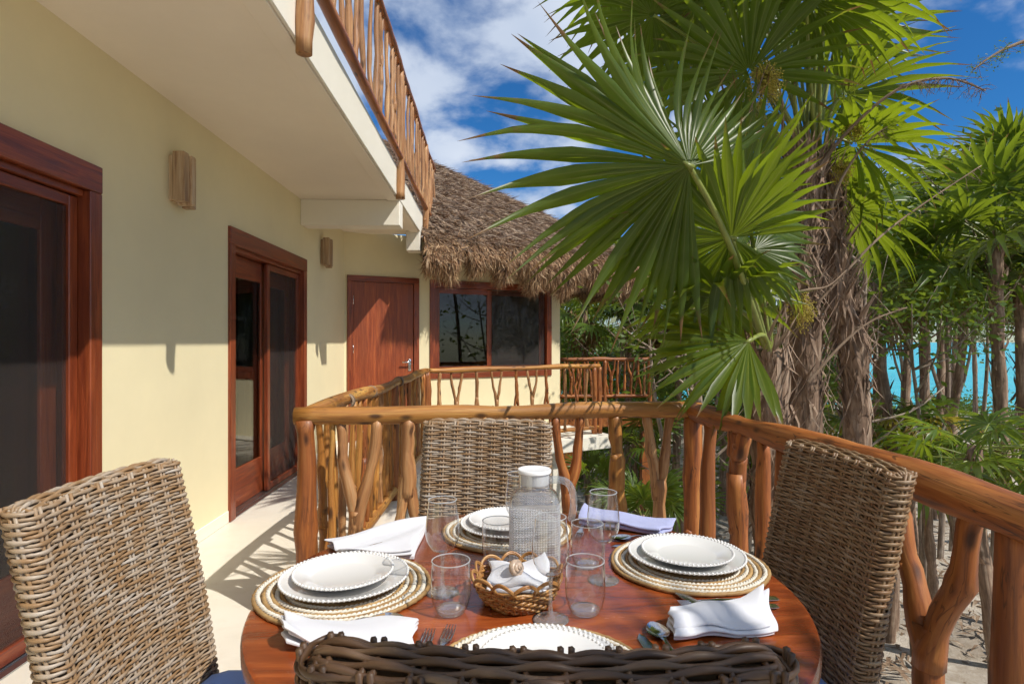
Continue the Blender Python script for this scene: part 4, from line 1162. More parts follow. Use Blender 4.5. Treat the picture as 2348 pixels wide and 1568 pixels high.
def shell(loc):
    mb = MB(); k = 60; t = np.linspace(0, 1, k); a = t * 2 * math.pi * 3.2
    R = .0150 * (1 - t) ** 1.15; P = np.stack([R * np.cos(a), R * np.sin(a), .026 * t ** .9], -1)
    mb.tube(P, .0112 * (1 - t) ** .95 + .0006, 10)
    mb.tube([(.014, 0, -.001), (.018, -.008, -.006), (.019, -.016, -.010)], [.010, .0075, .003], 8)
    o = mb.put('seashell', MAT['shell']); o.location = loc; o.rotation_euler = (1.15, .3, .5); o.scale = (.78,) * 3
    tag(o, 'small pinkish brown spiral seashell on the napkin in the basket', 'seashell')
shell((bx - .006, by - .018, TZ + .074))

# cutlery: (handle end, working end) in plan
def cutlery(kind, a, b, z, label, lift=0.0):
    a = np.array([*a, z]); b = np.array([*b, z]); d = b - a; L = np.linalg.norm(d); e = d / L; s = np.array([-e[1], e[0], 0]); up = np.array([0, 0, 1.0])
    mb = MB()
    def strip(st):       # (t along, half width, height)
        top = []; 
        for t, w, h in st: top.append([a + d * t - s * w + up * (h), a + d * t + up * (h + .0007), a + d * t + s * w + up * h])
        T = np.array(top); Bq = T - up * .0016
        mb.grid(T[:, ::-1]); mb.grid(Bq)
        mb.grid(np.stack([T[:, 0], Bq[:, 0]])); mb.grid(np.stack([Bq[:, 2], T[:, 2]]))
        mb.grid(np.stack([T[0], Bq[0]])[:, ::-1]); mb.grid(np.stack([T[-1], Bq[-1]]))
    if kind == 'fork':
        strip([(0, .008, .003), (.03, .0095, .003), (.2, .0075, .004), (.45, .0045, .007), (.62, .004, .010), (.70, .007, .008), (.76, .0115, .006)])
        for k in range(4):
            o = (k - 1.5) * .0062
            mb.tube([a + d * .755 + s * o * .95 + up * .0052, a + d * .86 + s * o + up * .005, a + d * 1.0 + s * o * .9 + up * .009], [.0017, .0015, .0008], 6)
    elif kind == 'spoon':
        strip([(0, .008, .003), (.03, .0095, .003), (.2, .0075, .004), (.45, .0045, .007), (.62, .0038, .010), (.70, .0045, .008)])
        g = []
        for u in np.linspace(0, 1, 11):
            w = .0205 * math.sin(math.pi * min(.999, (u * .93 + .05)) ** .85) ** .62; row = []
            for v in np.linspace(-1, 1, 9):
                h = .009 - .008 * math.sin(math.pi * u) ** .7 * (1 - v * v)
                row.append(a + d * (.69 + .31 * u) + s * w * v + up * h)
            g.append(row)
        T = np.array(g); mb.grid(T[:, ::-1]); mb.grid(T - up * .0012)
    else:
        strip([(0, .0085, .004), (.03, .0095, .004), (.40, .0075, .005), (.46, .006, .004), (.50, .0095, .003), (.80, .0105, .002), (.93, .0085, .002), (1.0, .001, .002)])
    o = mb.put(kind if kind != 'knife' else 'table_knife', MAT['steel'], sharp=50)
    tag(o, label, kind, 'stainless cutlery')
zq = TZ + .001
P_ = lambda x, y: at_z(x, y, TZ)[:2]
def along(x, y, ang, L):       # working end at pixel (x, y); handle runs back at ang degrees (0 = away from us, clockwise)
    b = np.array(P_(x, y)); th = math.radians(ang) + YAW; a = b - L * np.array([math.sin(th), math.cos(th)]); return tuple(a), tuple(b)
cutlery('fork', *along(988, 1452, 4, .19), zq, 'small steel fork pointing away, left of the nearest plate')
cutlery('fork', *along(1036, 1443, 7, .20), zq, 'larger steel fork pointing away, beside the nearest plate')
cutlery('table_knife' if 0 else 'knife', *along(1466, 1456, -8, .20), zq, 'steel knife tip showing right of the nearest plate')
cutlery('spoon', *along(1494, 1436, -6, .19), zq, 'steel spoon catching the sun right of the nearest plate')
cutlery('fork', P_(1782, 1374), P_(1556, 1392), zq, 'steel fork under the napkin at the right setting')
cutlery('fork', P_(1782, 1394), P_(1548, 1408), zq + .002, 'second steel fork under the napkin at the right setting')
cutlery('knife', P_(1690, 1440), P_(1548, 1362), zq + .004, 'steel knife slanting out of the front right napkin')
cutlery('spoon', P_(1552, 1230), P_(1400, 1240), zq, 'steel spoon behind the right plates')
cutlery('knife', P_(1545, 1243), P_(1402, 1254), zq, 'steel knife behind the right plates')
cutlery('knife', P_(800, 1290), P_(886, 1262), zq + .020, 'steel knife tip on the back left napkin')
cutlery('spoon', P_(690, 1436), P_(925, 1424), zq, 'steel spoon between the left placemat and the front left napkin')
cutlery('knife', P_(690, 1446), P_(905, 1436), zq, 'steel knife between the left placemat and the front left napkin')
cutlery('fork', P_(1345, 1188), P_(1325, 1240), zq, 'steel fork right of the far placemat behind the pitcher')
# ================================================================== palms
def leaflet_mesh(L, half, rf, droop, bend, seed, mat, nl=9, name='leaflet', fold=.28, tw=0.0):
    """one pleat of a fan leaf along +x; widens to the free point rf*L, then tapers to a tip"""
    rng = np.random.default_rng(seed); P = []; W = []
    for i in range(nl):
        t = i / (nl - 1); t = t ** .9; x = .02 + t * (L - .02)
        w = x * math.tan(half) if t <= rf else rf * L * math.tan(half) * max(.015, (1 - (t - rf) / (1 - rf))) ** 1.05
        z = -droop * L * max(0, t - .25) ** 2 * 1.6 ; y0 = bend * L * max(0, t - .3) ** 2
        if t > .8: z -= droop * L * (t - .8) * .8
        ro = tw * max(0, t - rf)
        for k in (-1, 0, 1):
            yy = k * w; zz = -fold * w if k == 0 else fold * w * .6
            P.append((x - .12 * L * droop * t * t, y0 + yy * math.cos(ro) - zz * math.sin(ro), z + yy * math.sin(ro) + zz * math.cos(ro)))
            W.append((t, k * .5, seed))
    mb = MB(); mb.grid(np.array(P).reshape(nl, 3, 3), np.array(W).reshape(nl, 3, 3))
    return mb if mat is None else mb.mesh(name, mat)
def fan_mesh(L, n, span, seed, mat, pet, nl=6, dr=(.10, .45), pr=.008, with_pet=True, ragged=.0):
    """a whole frond in one mesh: petiole from the origin along +x then a fan of pleats"""
    rng = np.random.default_rng(seed); mb = MB()
    sag = rng.uniform(.05, .16) * pet
    pth = [(pet * t, 0, -sag * t * t) for t in np.linspace(0, 1, 7)]
    if with_pet: mb.tube(pth, np.linspace(pr * 1.5, pr * .7, 7), 5, mi=1)
    hub = np.array(pth[-1]); half = math.radians(span / n) / 2 * 1.08
    for i in range(n):
        a = math.radians(-span / 2 + span * (i + .5) / n + rng.normal(0, 1.2)); q = abs(a) / math.radians(180)
        if rng.uniform() < ragged: continue
        l = L * (1 - .38 * q ** 1.5) * rng.uniform(.90, 1.06)
        m = leaflet_mesh(l, half, rng.uniform(.42, .52), rng.uniform(*dr), rng.normal(0, .07), int(rng.integers(1e6)), None, nl, tw=rng.normal(0, .5))
        V = m.v[0]; up = rng.normal(.06, .06) - .22 * q
        V = np.stack([V[:, 0] * math.cos(up) - V[:, 2] * math.sin(up), V[:, 1], V[:, 0] * math.sin(up) + V[:, 2] * math.cos(up)], -1)
        R = np.array([[math.cos(a), -math.sin(a), 0], [math.sin(a), math.cos(a), 0], [0, 0, 1]])
        mb.add(V @ R.T + hub, m.f, m.w[0])
    return mb.mesh('frond', [mat, MAT['petiole']])
NEAR_F = [fan_mesh(.62, 34, 300, 40 + k, MAT['palm_leaf'], .62, 7) for k in range(5)]
FAR_F = [fan_mesh(.66, 24, 300, 60 + k, MAT['palm_leaf_far'], .70, 5, dr=(.15, .6)) for k in range(6)]
YEL_F = [fan_mesh(.60, 22, 280, 80 + k, MAT['palm_leaf_yellow'], .60, 5, dr=(.2, .7)) for k in range(2)]
DRY_F = [fan_mesh(.55, 18, 250, 90 + k, MAT['palm_leaf_dry'], .50, 5, dr=(.5, 1.1)) for k in range(3)]

def basis(fwd, up):
    f = Vector(fwd).normalized(); u = Vector(up); u = (u - f * u.dot(f)).normalized(); s = u.cross(f)
    return Matrix((f, s, u)).transposed().to_quaternion()
def trunk_mesh(path, r0, r1, rough=.12, segs=12, n=None):
    P = smooth_path(path, n or 26); k = len(P); mb = MB()
    s = np.linspace(0, 1, k); R = r0 + (r1 - r0) * s
    R = R * (1 + rough * np.sin(s * 60 + 1) * .5 + RNG.normal(0, rough * .5, k))
    mb.tube(P, R, segs); return mb, P, R
def flakes(P, R, cnt, lo, hi, mat, L=(.08, .22), wid=.018, out=.35, seed=1):
    """torn leaf bases and fibre standing off a palm trunk"""
    rng = np.random.default_rng(seed); V = []; F = []; W = []; n = len(P)
    for i in range(cnt):
        t = rng.uniform(lo, hi) * (n - 1); j = min(int(t), n - 2); p = P[j] + (P[j + 1] - P[j]) * (t - j); r = R[j]
        a = rng.uniform(0, 2 * math.pi); o = np.array([math.cos(a), math.sin(a), 0]); sd = np.array([-o[1], o[0], 0])
        l = rng.uniform(*L); w = wid * rng.uniform(.4, 1.4); up = np.array([rng.normal(0, .25), rng.normal(0, .25), rng.choice([1, 1, -1])]) + o * rng.uniform(.02, out)
        up /= np.linalg.norm(up); b = p + o * r * rng.uniform(.85, 1.02); m = b + up * l * .55 + o * .012; e = b + up * l + o * rng.uniform(-.01, .05) + sd * rng.normal(0, .02)
        k = len(V); V += [b - sd * w, b + sd * w, m + sd * w * .8, m - sd * w * .8, e]; F += [(k, k + 1, k + 2, k + 3), (k + 3, k + 2, k + 4)]
        c = rng.uniform(0, 9); W += [(c, 0, 0), (c, .03, 0), (c + .1, .03, 0), (c + .1, 0, 0), (c + .2, .015, 0)]
    mb = MB(); mb.add(np.array(V), F, np.array(W)); return mb.mesh('leaf_bases', mat)
GOLD = math.radians(137.5)
def palm(base, top, r, nf, label, fr=FAR_F, sc=1.0, group=None, elev=(75, -35), lean=None, skirt=0, cat='palm', name='palm_tree', yellow=0, fl=60, spin=None):
    base = Vector(base); top = Vector(top)
    root = thing(name, label, cat, base, 0, group)
    mid = base * .5 + top * .5 + Vector((rr(-.15, .15), rr(-.15, .15), 0)) * min(1, (top - base).length * .3)
    mb, P, R = trunk_mesh([base - Vector((0, 0, .25)), base * .75 + top * .25 + (mid - base * .5 - top * .5) * .7, mid, top * .8 + base * .2, top], r, r * .85, n=18, segs=9)
    mb.put('trunk', MAT['palm_bark'], root, True)
    if fl: tag(link('leaf_bases', flakes(P, R, fl, .45, 1.0, MAT['palm_bark'], L=(.08, .2), wid=.02, seed=int(rr(0, 1e6))), root, True), kind='stuff')
    sp = rr(0, 6.28) if spin is None else spin
    for k in range(nf + skirt):
        t = (k + .5) / nf; dry = k >= nf
        az = sp + k * GOLD + rr(-.2, .2); el = math.radians(elev[0] + (elev[1] - elev[0]) * t + rr(-8, 8)) if not dry else math.radians(rr(-75, -50))
        f = Vector((math.cos(el) * math.cos(az), math.cos(el) * math.sin(az), math.sin(el)))
        lst = DRY_F if dry else (YEL_F if k >= nf - yellow else fr)
        me = lst[int(RNG.integers(0, len(lst)))]
        q = basis(f, Vector((0, 0, 1)) if abs(f.z) < .93 else Vector((-math.cos(az), -math.sin(az), .2)))
        tilt = Quaternion(Vector((1, 0, 0)), rr(-.5, .5))
        o = link('frond', me, root, True, loc=top - f * .02 - Vector((0, 0, rr(0, .12))), rot=q @ tilt, scale=sc * rr(.85, 1.12))
    return root

# ---- the short palm right at the railing corner, with big fan leaves over the table
np_top = at(1762, 800, 3.15); np_base = Vector((np_top.x + .05, np_top.y + .12, GZ))
near = thing('palm_tree', 'short fan palm beside the railing corner with huge leaves over the table', 'palm', np_base)
mb, P, R = trunk_mesh([np_base - Vector((0, 0, .2)), np_base * .5 + np_top * .5 + Vector((.03, 0, 0)), np_top], .085, .105, segs=12, n=20)
mb.put('trunk', MAT['palm_bark'], near, True)
tag(link('leaf_bases', flakes(P, R, 900, .30, 1.02, MAT['palm_bark'], L=(.08, .26), wid=.010, out=.35, seed=5), near, True), kind='stuff')
LM = [[leaflet_mesh(1.0, math.radians(7.6) / 2 * 1.34, rf, dr, bd, 100 + k, MAT['palm_leaf'], 11, fold=.30, tw=tw)
       for k, (rf, dr, bd, tw) in enumerate(((.56, .08, .03, .3), (.60, .20, -.06, -.8), (.54, .32, .09, 1.0), (.62, .12, .0, -.4), (.57, .45, -.08, 1.5)))]]
def big_fan(hub, axis, nrm, L, n, span, petbase, petmid, seed, droop=1.0, pr=.014, fold=0.0, short=0.0):
    rng = np.random.default_rng(seed)
    q0 = basis(axis, nrm); hub = Vector(hub)
    pts = smooth_path([petbase[:], petmid[:], hub[:]], 16); mb = MB(); mb.tube(pts, np.linspace(pr * 1.35, pr * .75, 16), 8)
    mb.tube([hub - Vector(axis).normalized() * .02, hub + Vector(axis).normalized() * .03], [pr * 1.1, pr * .3], 8)
    fr = mb.put('frond', MAT['petiole'], near, True)
    for i in range(n):
        a = math.radians(-span / 2 + span * (i + .5) / n + rng.normal(0, .8)); q = abs(a) / math.pi
        l = L * (1 - .34 * q ** 1.6) * rng.uniform(.93, 1.05)
        up = rng.normal(.05, .05) - .10 * q + .03 * (-1) ** i
        rot = q0 @ Quaternion(Vector((0, 0, 1)), a) @ Quaternion(Vector((0, 1, 0)), -up) @ Quaternion(Vector((1, 0, 0)), rng.normal(0, .10))
        if fold and a > 0:      # this half of the leaf is folded up along the axis
            rot = q0 @ Quaternion(Vector((1, 0, 0)), fold * min(1, a / .6)) @ q0.inverted() @ rot
            l *= 1 - short * min(1, a / 1.2)
        k = int(rng.integers(0, 5))
        wv = (n / span * 7.6) and (span / n / 7.6)
        link('leaflet', LM[0][k], fr, True, loc=hub, rot=rot, scale=(l, l * wv, l * droop))
    return fr
cv = lambda x, d, z: cw(x, d, z) - cw(0, 0, 0)      # camera axes -> world direction
pb = at(1768, 830, 3.12)
big_fan(at(1580, 380, 2.42), cv(-.80, -.05, .48), cv(.25, .80, .50), .92, 52, 262, pb, at(1672, 560, 2.62), 1, 1.0, fold=1.15, short=.35)
big_fan(at(1678, 545, 2.66), cv(-.55, .05, .10), cv(.15, .85, .62), .60, 44, 320, pb, at(1730, 690, 2.85), 2, 1.0, .012)
big_fan(at(1716, 782, 2.72), cv(-.86, -.10, -.40), cv(-.15, -.65, .70), .56, 24, 150, pb, at(1752, 770, 2.95), 3, .5, .012)
big_fan(at(1735, 500, 3.05), cv(.05, .10, .95), cv(-.45, .75, .1), .50, 34, 300, pb, at(1760, 660, 3.1), 4, .8, .012)
big_fan(at(1660, 690, 2.95), cv(-.75, .15, -.25), cv(-.1, .5, .85), .58, 34, 300, pb, at(1725, 735, 3.0), 6, 1.2, .012)
for k, (x, y, d, ax, nr, s) in enumerate(((1722, 640, 3.2, (-.2, .3, .6), (-.4, .6, .5), .75), (1700, 420, 3.3, (-.35, .3, .8), (.3, .9, .3), 1.0), (1730, 570, 2.95, (.15, -.3, -.6), (-.1, -.8, .5), .6), (1740, 600, 3.35, (-.5, .5, .3), (0, .3, 1), 1.0))):
    h = at(x, y, d); ax = cv(*ax).normalized()
    mb = MB(); mb.tube(smooth_path([pb[:], (pb * .45 + h * .55 + Vector((0, 0, .05)))[:], h[:]], 10), np.linspace(.016, .009, 10), 6); mb.put('petiole', MAT['petiole'], near, True)
    m2 = fan_mesh(.62, 34, 300, 150 + k, MAT['palm_leaf'], .01, 8, with_pet=False)
    link('frond', m2, near, True, loc=h, rot=basis(ax, cv(*nr)), scale=s)

# ---- the taller twin palm behind it
tp_base = cw(1.98, 3.95, GZ)
tall = thing('palm_tree', 'tall shaggy double trunk palm with fruit clusters right of the big fan leaves', 'palm', tp_base)
for (pts, r0, r1, sd) in (([cw(2.0, 3.9, GZ - .2), at(1850, 900, 3.9), at(1832, 620, 3.85), at(1850, 370, 3.8)], .080, .125, 7), ([cw(2.55, 4.5, GZ - .2), at(1965, 950, 4.35), at(1915, 640, 4.15), at(1885, 420, 3.95)], .085, .105, 8)):
    mb, P, R = trunk_mesh([p[:] for p in pts], r0, r1, segs=14, n=40); mb.put('trunk', MAT['palm_bark'], tall, True)
    tag(link('leaf_bases', flakes(P, R, 1500, .25, 1.0, MAT['palm_bark'], L=(.08, .28), wid=.011, out=.25, seed=sd), tall, True), kind='stuff')
ctop = at(1862, 385, 3.85)
hubs = [(1500, 35, 3.5, (-.8, 0, .1), (.2, .5, .8)), (1600, 20, 3.8, (-.6, .2, .4), (.1, .6, .7)), (1660, 90, 4.1, (-.5, .4, .2), (0, .3, .9)), (1760, 40, 4.2, (-.1, .4, .5), (.1, -.6, .6)),
        (1850, 60, 4.0, (.0, .2, .9), (0, .9, .2)), (1935, 40, 4.1, (.3, 0, .8), (-.3, .9, .2)), (1925, 110, 4.0, (.7, 0, .4), (-.3, .6, .6)), (1940, 215, 3.9, (.8, 0, -.1), (.1, .6, .7)), (1955, 330, 3.8, (.7, -.2, -.4), (.4, .4, .8)),
        (1720, 170, 3.4, (-.5, -.3, .4), (.3, .8, .4)), (1800, -60, 4.4, (.2, .5, .6), (0, -.4, .9)), (1650, -40, 4.4, (-.5, .4, .4), (0, .2, 1)), (1560, 140, 4.4, (-.8, .3, -.1), (.1, .5, .9)), (1900, 190, 4.4, (.3, .5, .5), (0, .9, .3)),
        (1950, 480, 4.1, (.6, .2, -.6), (.5, .2, .7)), (1720, 300, 4.3, (-.6, .4, .0), (0, .3, .9)), (1560, -70, 4.0, (-.7, 0, .5), (.2, .3, .9)), (1420, -40, 4.1, (-.9, .2, .2), (.2, .4, .9)), (1700, -110, 3.7, (-.2, -.5, .6), (0, .3, .9)), (1860, -130, 3.6, (.3, -.5, .6), (0, .3, .9)),
        (1740, -190, 3.3, (-.3, -.5, .5), (.5, -.4, .8)), (1880, -210, 3.3, (.4, -.6, .4), (.5, -.4, .8)), (1900, -150, 3.5, (.5, -.5, .2), (.5, -.3, .8)), (1640, -230, 3.6, (-.7, -.2, .5), (.4, -.3, .8)), (1800, -330, 3.6, (.0, -.3, .8), (.6, -.5, .6)),
        (1930, -330, 3.8, (.5, -.1, .6), (.5, -.5, .7)), (1700, -340, 4.0, (-.5, .1, .6), (.5, -.5, .7)), (1900, -20, 3.3, (.3, -.8, .1), (.5, -.3, .8)), (1560, -160, 3.4, (-.8, -.3, .3), (.4, -.3, .8)), (1850, 0, 3.3, (.2, -.8, .1), (.5, -.4, .8))]
for k, (x, y, d, ax, nr) in enumerate(hubs):
    h = at(x, y, d); axv = cv(*ax).normalized()
    mb = MB(); m_ = ctop * .45 + h * .55 + Vector((0, 0, .10)); mb.tube(smooth_path([(ctop + Vector((rr(-.05, .05), rr(-.05, .05), rr(-.1, .05))))[:], m_[:], h[:]], 10), np.linspace(.015, .008, 10), 6); mb.put('petiole', MAT['petiole'], tall, True)
    m2 = fan_mesh(.66, 32, 310, 200 + k, MAT['palm_leaf'], .01, 7, with_pet=False, dr=(.1, .5))
    link('frond', m2, tall, True, loc=h, rot=basis(axv, cv(*nr)), scale=rr(.95, 1.2))
# flower stalks and fruit
def stalk(pts, r, dens, seed, mat='twig', fruit=0):
    rng = np.random.default_rng(seed); P = smooth_path([p[:] for p in pts], 30); mb = MB(); mb.tube(P, np.linspace(r, r * .3, 30), 6)
    for i in range(dens):
        j = int(rng.uniform(16, 29)); p = P[j]; d = np.array([rng.normal(0, .6), rng.normal(0, .6), rng.uniform(-1, -.1)]); d /= np.linalg.norm(d); l = rng.uniform(.04, .12)
        mb.tube([p, p + d * l * .5 + np.array([0, 0, .008]), p + d * l], [.0022, .0016, .0008], 4)
        for _ in range(3):
            q = p + d * l * rng.uniform(.3, 1); e = d + rng.normal(0, .6, 3); e /= np.linalg.norm(e); mb.tube([q, q + e * .03], [.0012, .0006], 3)
    o = mb.put('flower_stalk', MAT[mat], tall, True); return o
stalk([at(1860, 410, 3.7), at(1945, 300, 3.6), at(2060, 205, 3.5), at(2170, 180, 3.5), at(2260, 208, 3.5)], .014, 60, 1)
stalk([at(1905, 480, 3.7), at(1930, 410, 3.65), at(1985, 330, 3.6), at(2050, 280, 3.6)], .012, 24, 2)
stalk([at(1850, 880, 3.6), at(1930, 790, 3.6), at(2000, 735, 3.6), at(2080, 705, 3.6)], .011, 12, 3)
stalk([at(1870, 700, 3.7), at(2000, 560, 3.7), at(2100, 480, 3.8), at(2250, 380, 3.9)], .010, 14, 4)
stalk([at(1790, 680, 3.6), at(1850, 665, 3.55), at(1900, 655, 3.6), at(1945, 615, 3.7)], .010, 6, 5)
def fruit_cluster(c, r, n, seed, sq=1.0):
    rng = np.random.default_rng(seed); mb = MB(); c = np.array(c[:])
    oct_ = np.array([(1, 0, 0), (-1, 0, 0), (0, 1, 0), (0, -1, 0), (0, 0, 1), (0, 0, -1)], float); f = [(4, 0, 2), (4, 2, 1), (4, 1, 3), (4, 3, 0), (5, 2, 0), (5, 1, 2), (5, 3, 1), (5, 0, 3)]
    for i in range(n):
        d = rng.normal(0, 1, 3); d /= np.linalg.norm(d); p = c + d * r * rng.uniform(.35, 1) * np.array([1, 1, sq])
        mb.add(oct_ * rng.uniform(.0035, .006) + p, f)
        if i % 4 == 0: mb.tube([c + np.array([0, 0, r * .5]), (c + p) / 2 + np.array([0, 0, .02]), p], [.002, .0015, .001], 3)
    tag(mb.put('fruit_cluster', MAT['fruit'], tall, True), kind='stuff')
fruit_cluster(at(1756, 195, 3.3), .105, 900, 1, 1.25)
fruit_cluster(at(1930, 395, 3.7), .075, 420, 2, 1.2); fruit_cluster(at(1838, 715, 3.55), .09, 500, 3, 1.5); fruit_cluster(at(1785, 655, 3.6), .05, 200, 4); fruit_cluster(at(1960, 300, 3.7), .08, 350, 5)
stalk([at(1790, 330, 3.5), at(1795, 240, 3.35), at(1765, 150, 3.28), at(1735, 215, 3.25), at(1715, 265, 3.25)], .008, 4, 6)

# ---- palms further back, placed from the photograph
def PB(px, pyt, d, r, nf, label, gz=None, **k):
    top = at(px, pyt, d); g = GZ if gz is None else gz
    base = Vector((top.x + rr(-.2, .2) * min(1, (top.z - g)), top.y + rr(-.2, .2) * min(1, top.z - g), g))
    return palm(base, top, r, nf, label, **k)
PB(2285, 550, 6.6, .075, 24, 'bushy palm at right whose crown fills the right edge under the cloud', sc=1.0, skirt=0, fl=120, elev=(75, -18))
PB(2120, 560, 9.5, .08, 20, 'palm behind the bushy right hand palm with drooping crown', sc=1.15, skirt=0, elev=(75, -20))
PB(2010, 640, 7.5, .07, 18, 'slim palm with pale sunlit fan leaves right of the double trunk', sc=1.0, skirt=2)
PB(2235, 1020, 4.6, .06, 15, 'low dark green palm behind the right railing below the sea', sc=.66, elev=(28, -25), fl=20)
PB(2400, 1030, 5.2, .06, 13, 'low palm cut off by the right edge of the picture', sc=.7, elev=(28, -25), fl=20)
PB(2030, 925, 7.6, .05, 12, 'low palm with yellowing fan leaves in front of the sea', sc=.9, elev=(12, -30), yellow=9, fl=20)
PB(2130, 1090, 6.2, .05, 10, 'small palm on the sand behind the brown wicker chair', sc=.6, elev=(60, 0), fl=0)
PB(1472, 1180, 7.2, .04, 11, 'bright green seedling palm seen through the railing left of the corner post', sc=.62, elev=(75, 10), fl=0)
PB(1560, 1175, 8.0, .04, 10, 'seedling palm just left of the railing corner post', sc=.6, elev=(75, 10), fl=0)
PB(1365, 1110, 9.5, .04, 9, 'seedling palm under the walkway slab', sc=.6, elev=(75, 10), fl=0)
PB(1455, 1010, 11.0, .05, 10, 'young palm in shade below the far deck', sc=.8, elev=(65, 0), fl=0)
PB(1340, 700, 13.5, .08, 18, 'palm showing between the hut corner and the thatch fringe', sc=1.1, skirt=3)
PB(1440, 640, 14.0, .09, 20, 'palm with hanging dry leaves behind the hut roof edge', sc=1.1, skirt=9)
PB(1560, 700, 12.0, .08, 20, 'palm in the thicket behind the big lower fan leaf', sc=1.1, skirt=8)
PB(1660, 560, 13.0, .09, 22, 'tall palm in the thicket behind the near palm', sc=1.2, skirt=6)
PB(2340, 430, 10.5, .09, 20, 'tall palm at the right edge behind the bushy one', sc=1.3, skirt=0, elev=(75, -20))
PB(2180, 470, 14.5, .09, 22, 'distant tall palm below the white cloud', sc=1.3, skirt=4)
PB(1940, 500, 12.5, .09, 22, 'distant palm behind the double trunk', sc=1.25, skirt=5)
PB(2205, 640, 8.4, .07, 20, 'palm with a round crown low in front of the far right thicket', sc=1.0, elev=(75, -15), fl=40)
PB(2335, 640, 7.6, .07, 20, 'palm with a full crown at the right edge level with the sea', sc=1.0, elev=(75, -12), fl=40)
PB(2075, 690, 10.5, .07, 18, 'sunlit palm above the left end of the sea strip', sc=1.0, elev=(75, -12), fl=0)
PB(2010, 560, 11.5, .08, 20, 'palm crown filling the gap right of the double trunk', sc=1.2, elev=(75, -20), fl=0)
PB(2160, 545, 12.5, .08, 22, 'palm crown just under the white cloud at right', sc=1.3, elev=(75, -20), fl=0)
PB(2090, 1000, 7.0, .05, 12, 'low palm with bright leaves behind the right chair back', sc=.7, elev=(25, -25), fl=0)
def where(px, d):
    a = 'close behind the railing' if d < 9 else ('amid the thicket' if d < 18 else 'far back')
    b = 'beyond the hut corner' if px < 1440 else ('behind the big fan leaf' if px < 1640 else ('behind the near palm trunk' if px < 1800 else ('behind the double trunk' if px < 1990 else ('in front of the sea gap' if px < 2200 else 'towards the right edge'))))
    return a + ' ' + b
rng = np.random.default_rng(21)
for k in range(26):
    px = rng.uniform(1270, 2500); d = rng.uniform(13, 30); zt = rng.uniform(-.6, 3.3) + (d - 13) * .03
    if 1930 < px: zt = rng.uniform(2.6, 4.0)        # the sea shows under these crowns
    p = cw((px - CX) / FPX * d, d, zt)
    palm(Vector((p.x + rng.uniform(-.4, .4), p.y, GZ - (.25 if d > 24 else 0))), p, rng.uniform(.06, .09), 15, 'palm standing ' + where(px, d), sc=rng.uniform(1.0, 1.4), skirt=int(rng.integers(0, 5)), group='thicket palms', fl=0)
# ---- palm just outside the frame to the right of the camera; it throws the dappled shade on the chairs and plates
palm(Vector((2.75, -1.55, GZ)), Vector((2.35, -1.2, 3.15)), .09, 17, 'palm beside the terrace just outside the picture, shading the nearest chair', sc=1.0, elev=(60, -25), fr=NEAR_F, spin=.4, fl=0)

# ================================================================== slim trees and scrub
def leaf_cloud(centres, n, spread, seed, size=(.03, .07), flat=.7):
    rng = np.random.default_rng(seed); C = np.array(centres); idx = rng.integers(0, len(C), n)
    p = C[idx] + rng.normal(0, 1, (n, 3)) * spread * np.array([1, 1, flat])
    a = rng.normal(0, 1, (n, 3)); a[:, 2] *= .5; a /= np.linalg.norm(a, axis=1, keepdims=True)
    b = rng.normal(0, 1, (n, 3)); b -= a * np.sum(a * b, 1, keepdims=True); b /= np.linalg.norm(b, axis=1, keepdims=True)
    s = rng.uniform(*size, (n, 1))
    V = np.stack([p - a * s, p + b * s * .42, p + a * s, p - b * s * .42], 1).reshape(-1, 3)
    W = np.zeros((n, 4, 3)); W[:, :, 0] = .3; W[:, :, 1] = .3
    return V, [(4 * i, 4 * i + 1, 4 * i + 2, 4 * i + 3) for i in range(n)], W.reshape(-1, 3)
def tree_meshes(h, seed, nl, j0=5):
    st = RNG.bit_generator.state
    rng = np.random.default_rng(seed); mb = MB()
    top = np.array([rng.normal(0, .35), rng.normal(0, .35), h]); P = smooth_path([(0, 0, -.2), (rng.normal(0, .12), rng.normal(0, .12), h * .35), (top[0] * .6 + rng.normal(0, .1), top[1] * .6, h * .7), top], 16)
    mb.tube(P, np.linspace(.055, .016, 16) * rng.uniform(.7, 1.2), 7); ends = [top]
    for k in range(9):
        j = int(rng.uniform(j0, 15)); a = rng.uniform(0, 6.28); l = rng.uniform(.5, 1.2); d = np.array([math.cos(a), math.sin(a), rng.uniform(.3, .9)])
        q = smooth_path([P[j], P[j] + d * l * .5 + rng.normal(0, .06, 3), P[j] + d * l + np.array([0, 0, .1])], 7); mb.tube(q, np.linspace(.016, .005, 7), 5); ends += [q[-1], q[4]]
        for _ in range(2):
            e = q[4] + rng.normal(0, .25, 3) + np.array([0, 0, .15]); mb.tube([q[4], e], [.005, .002], 4); ends.append(e)
    tk = mb.mesh('trunk', MAT['grey_bark']); V, F, W = leaf_cloud(ends, nl, .20, seed + 5)
    m2 = MB(); m2.add(V, F, W); cr = m2.mesh('crown', MAT['bush_leaf'], smooth=False)
    RNG.bit_generator.state = st
    return tk, cr
TM = [tree_meshes(h, 300 + k, n) for k, (h, n) in enumerate(((4.6, 1500), (5.4, 1800), (3.8, 1100), (6.0, 1700), (4.2, 400), (5.0, 250)))] + [tree_meshes(4.7, 340, 900, 12), tree_meshes(5.3, 341, 1100, 13)]
rng = np.random.default_rng(5)
spots = [(2110, 6.8, 5), (2128, 9.0, 5), (1645, 6.4, 5), (1545, 9.0, 4), (2270, 7.8, 4), (1700, 7.5, 5), (1930, 6.2, 5), (2180, 10.5, 4), (2240, 12, 5), (2310, 11, 5), (2060, 10, 4), (1400, 11.8, 5), (1455, 12.5, 4), (1620, 10.5, 5)]
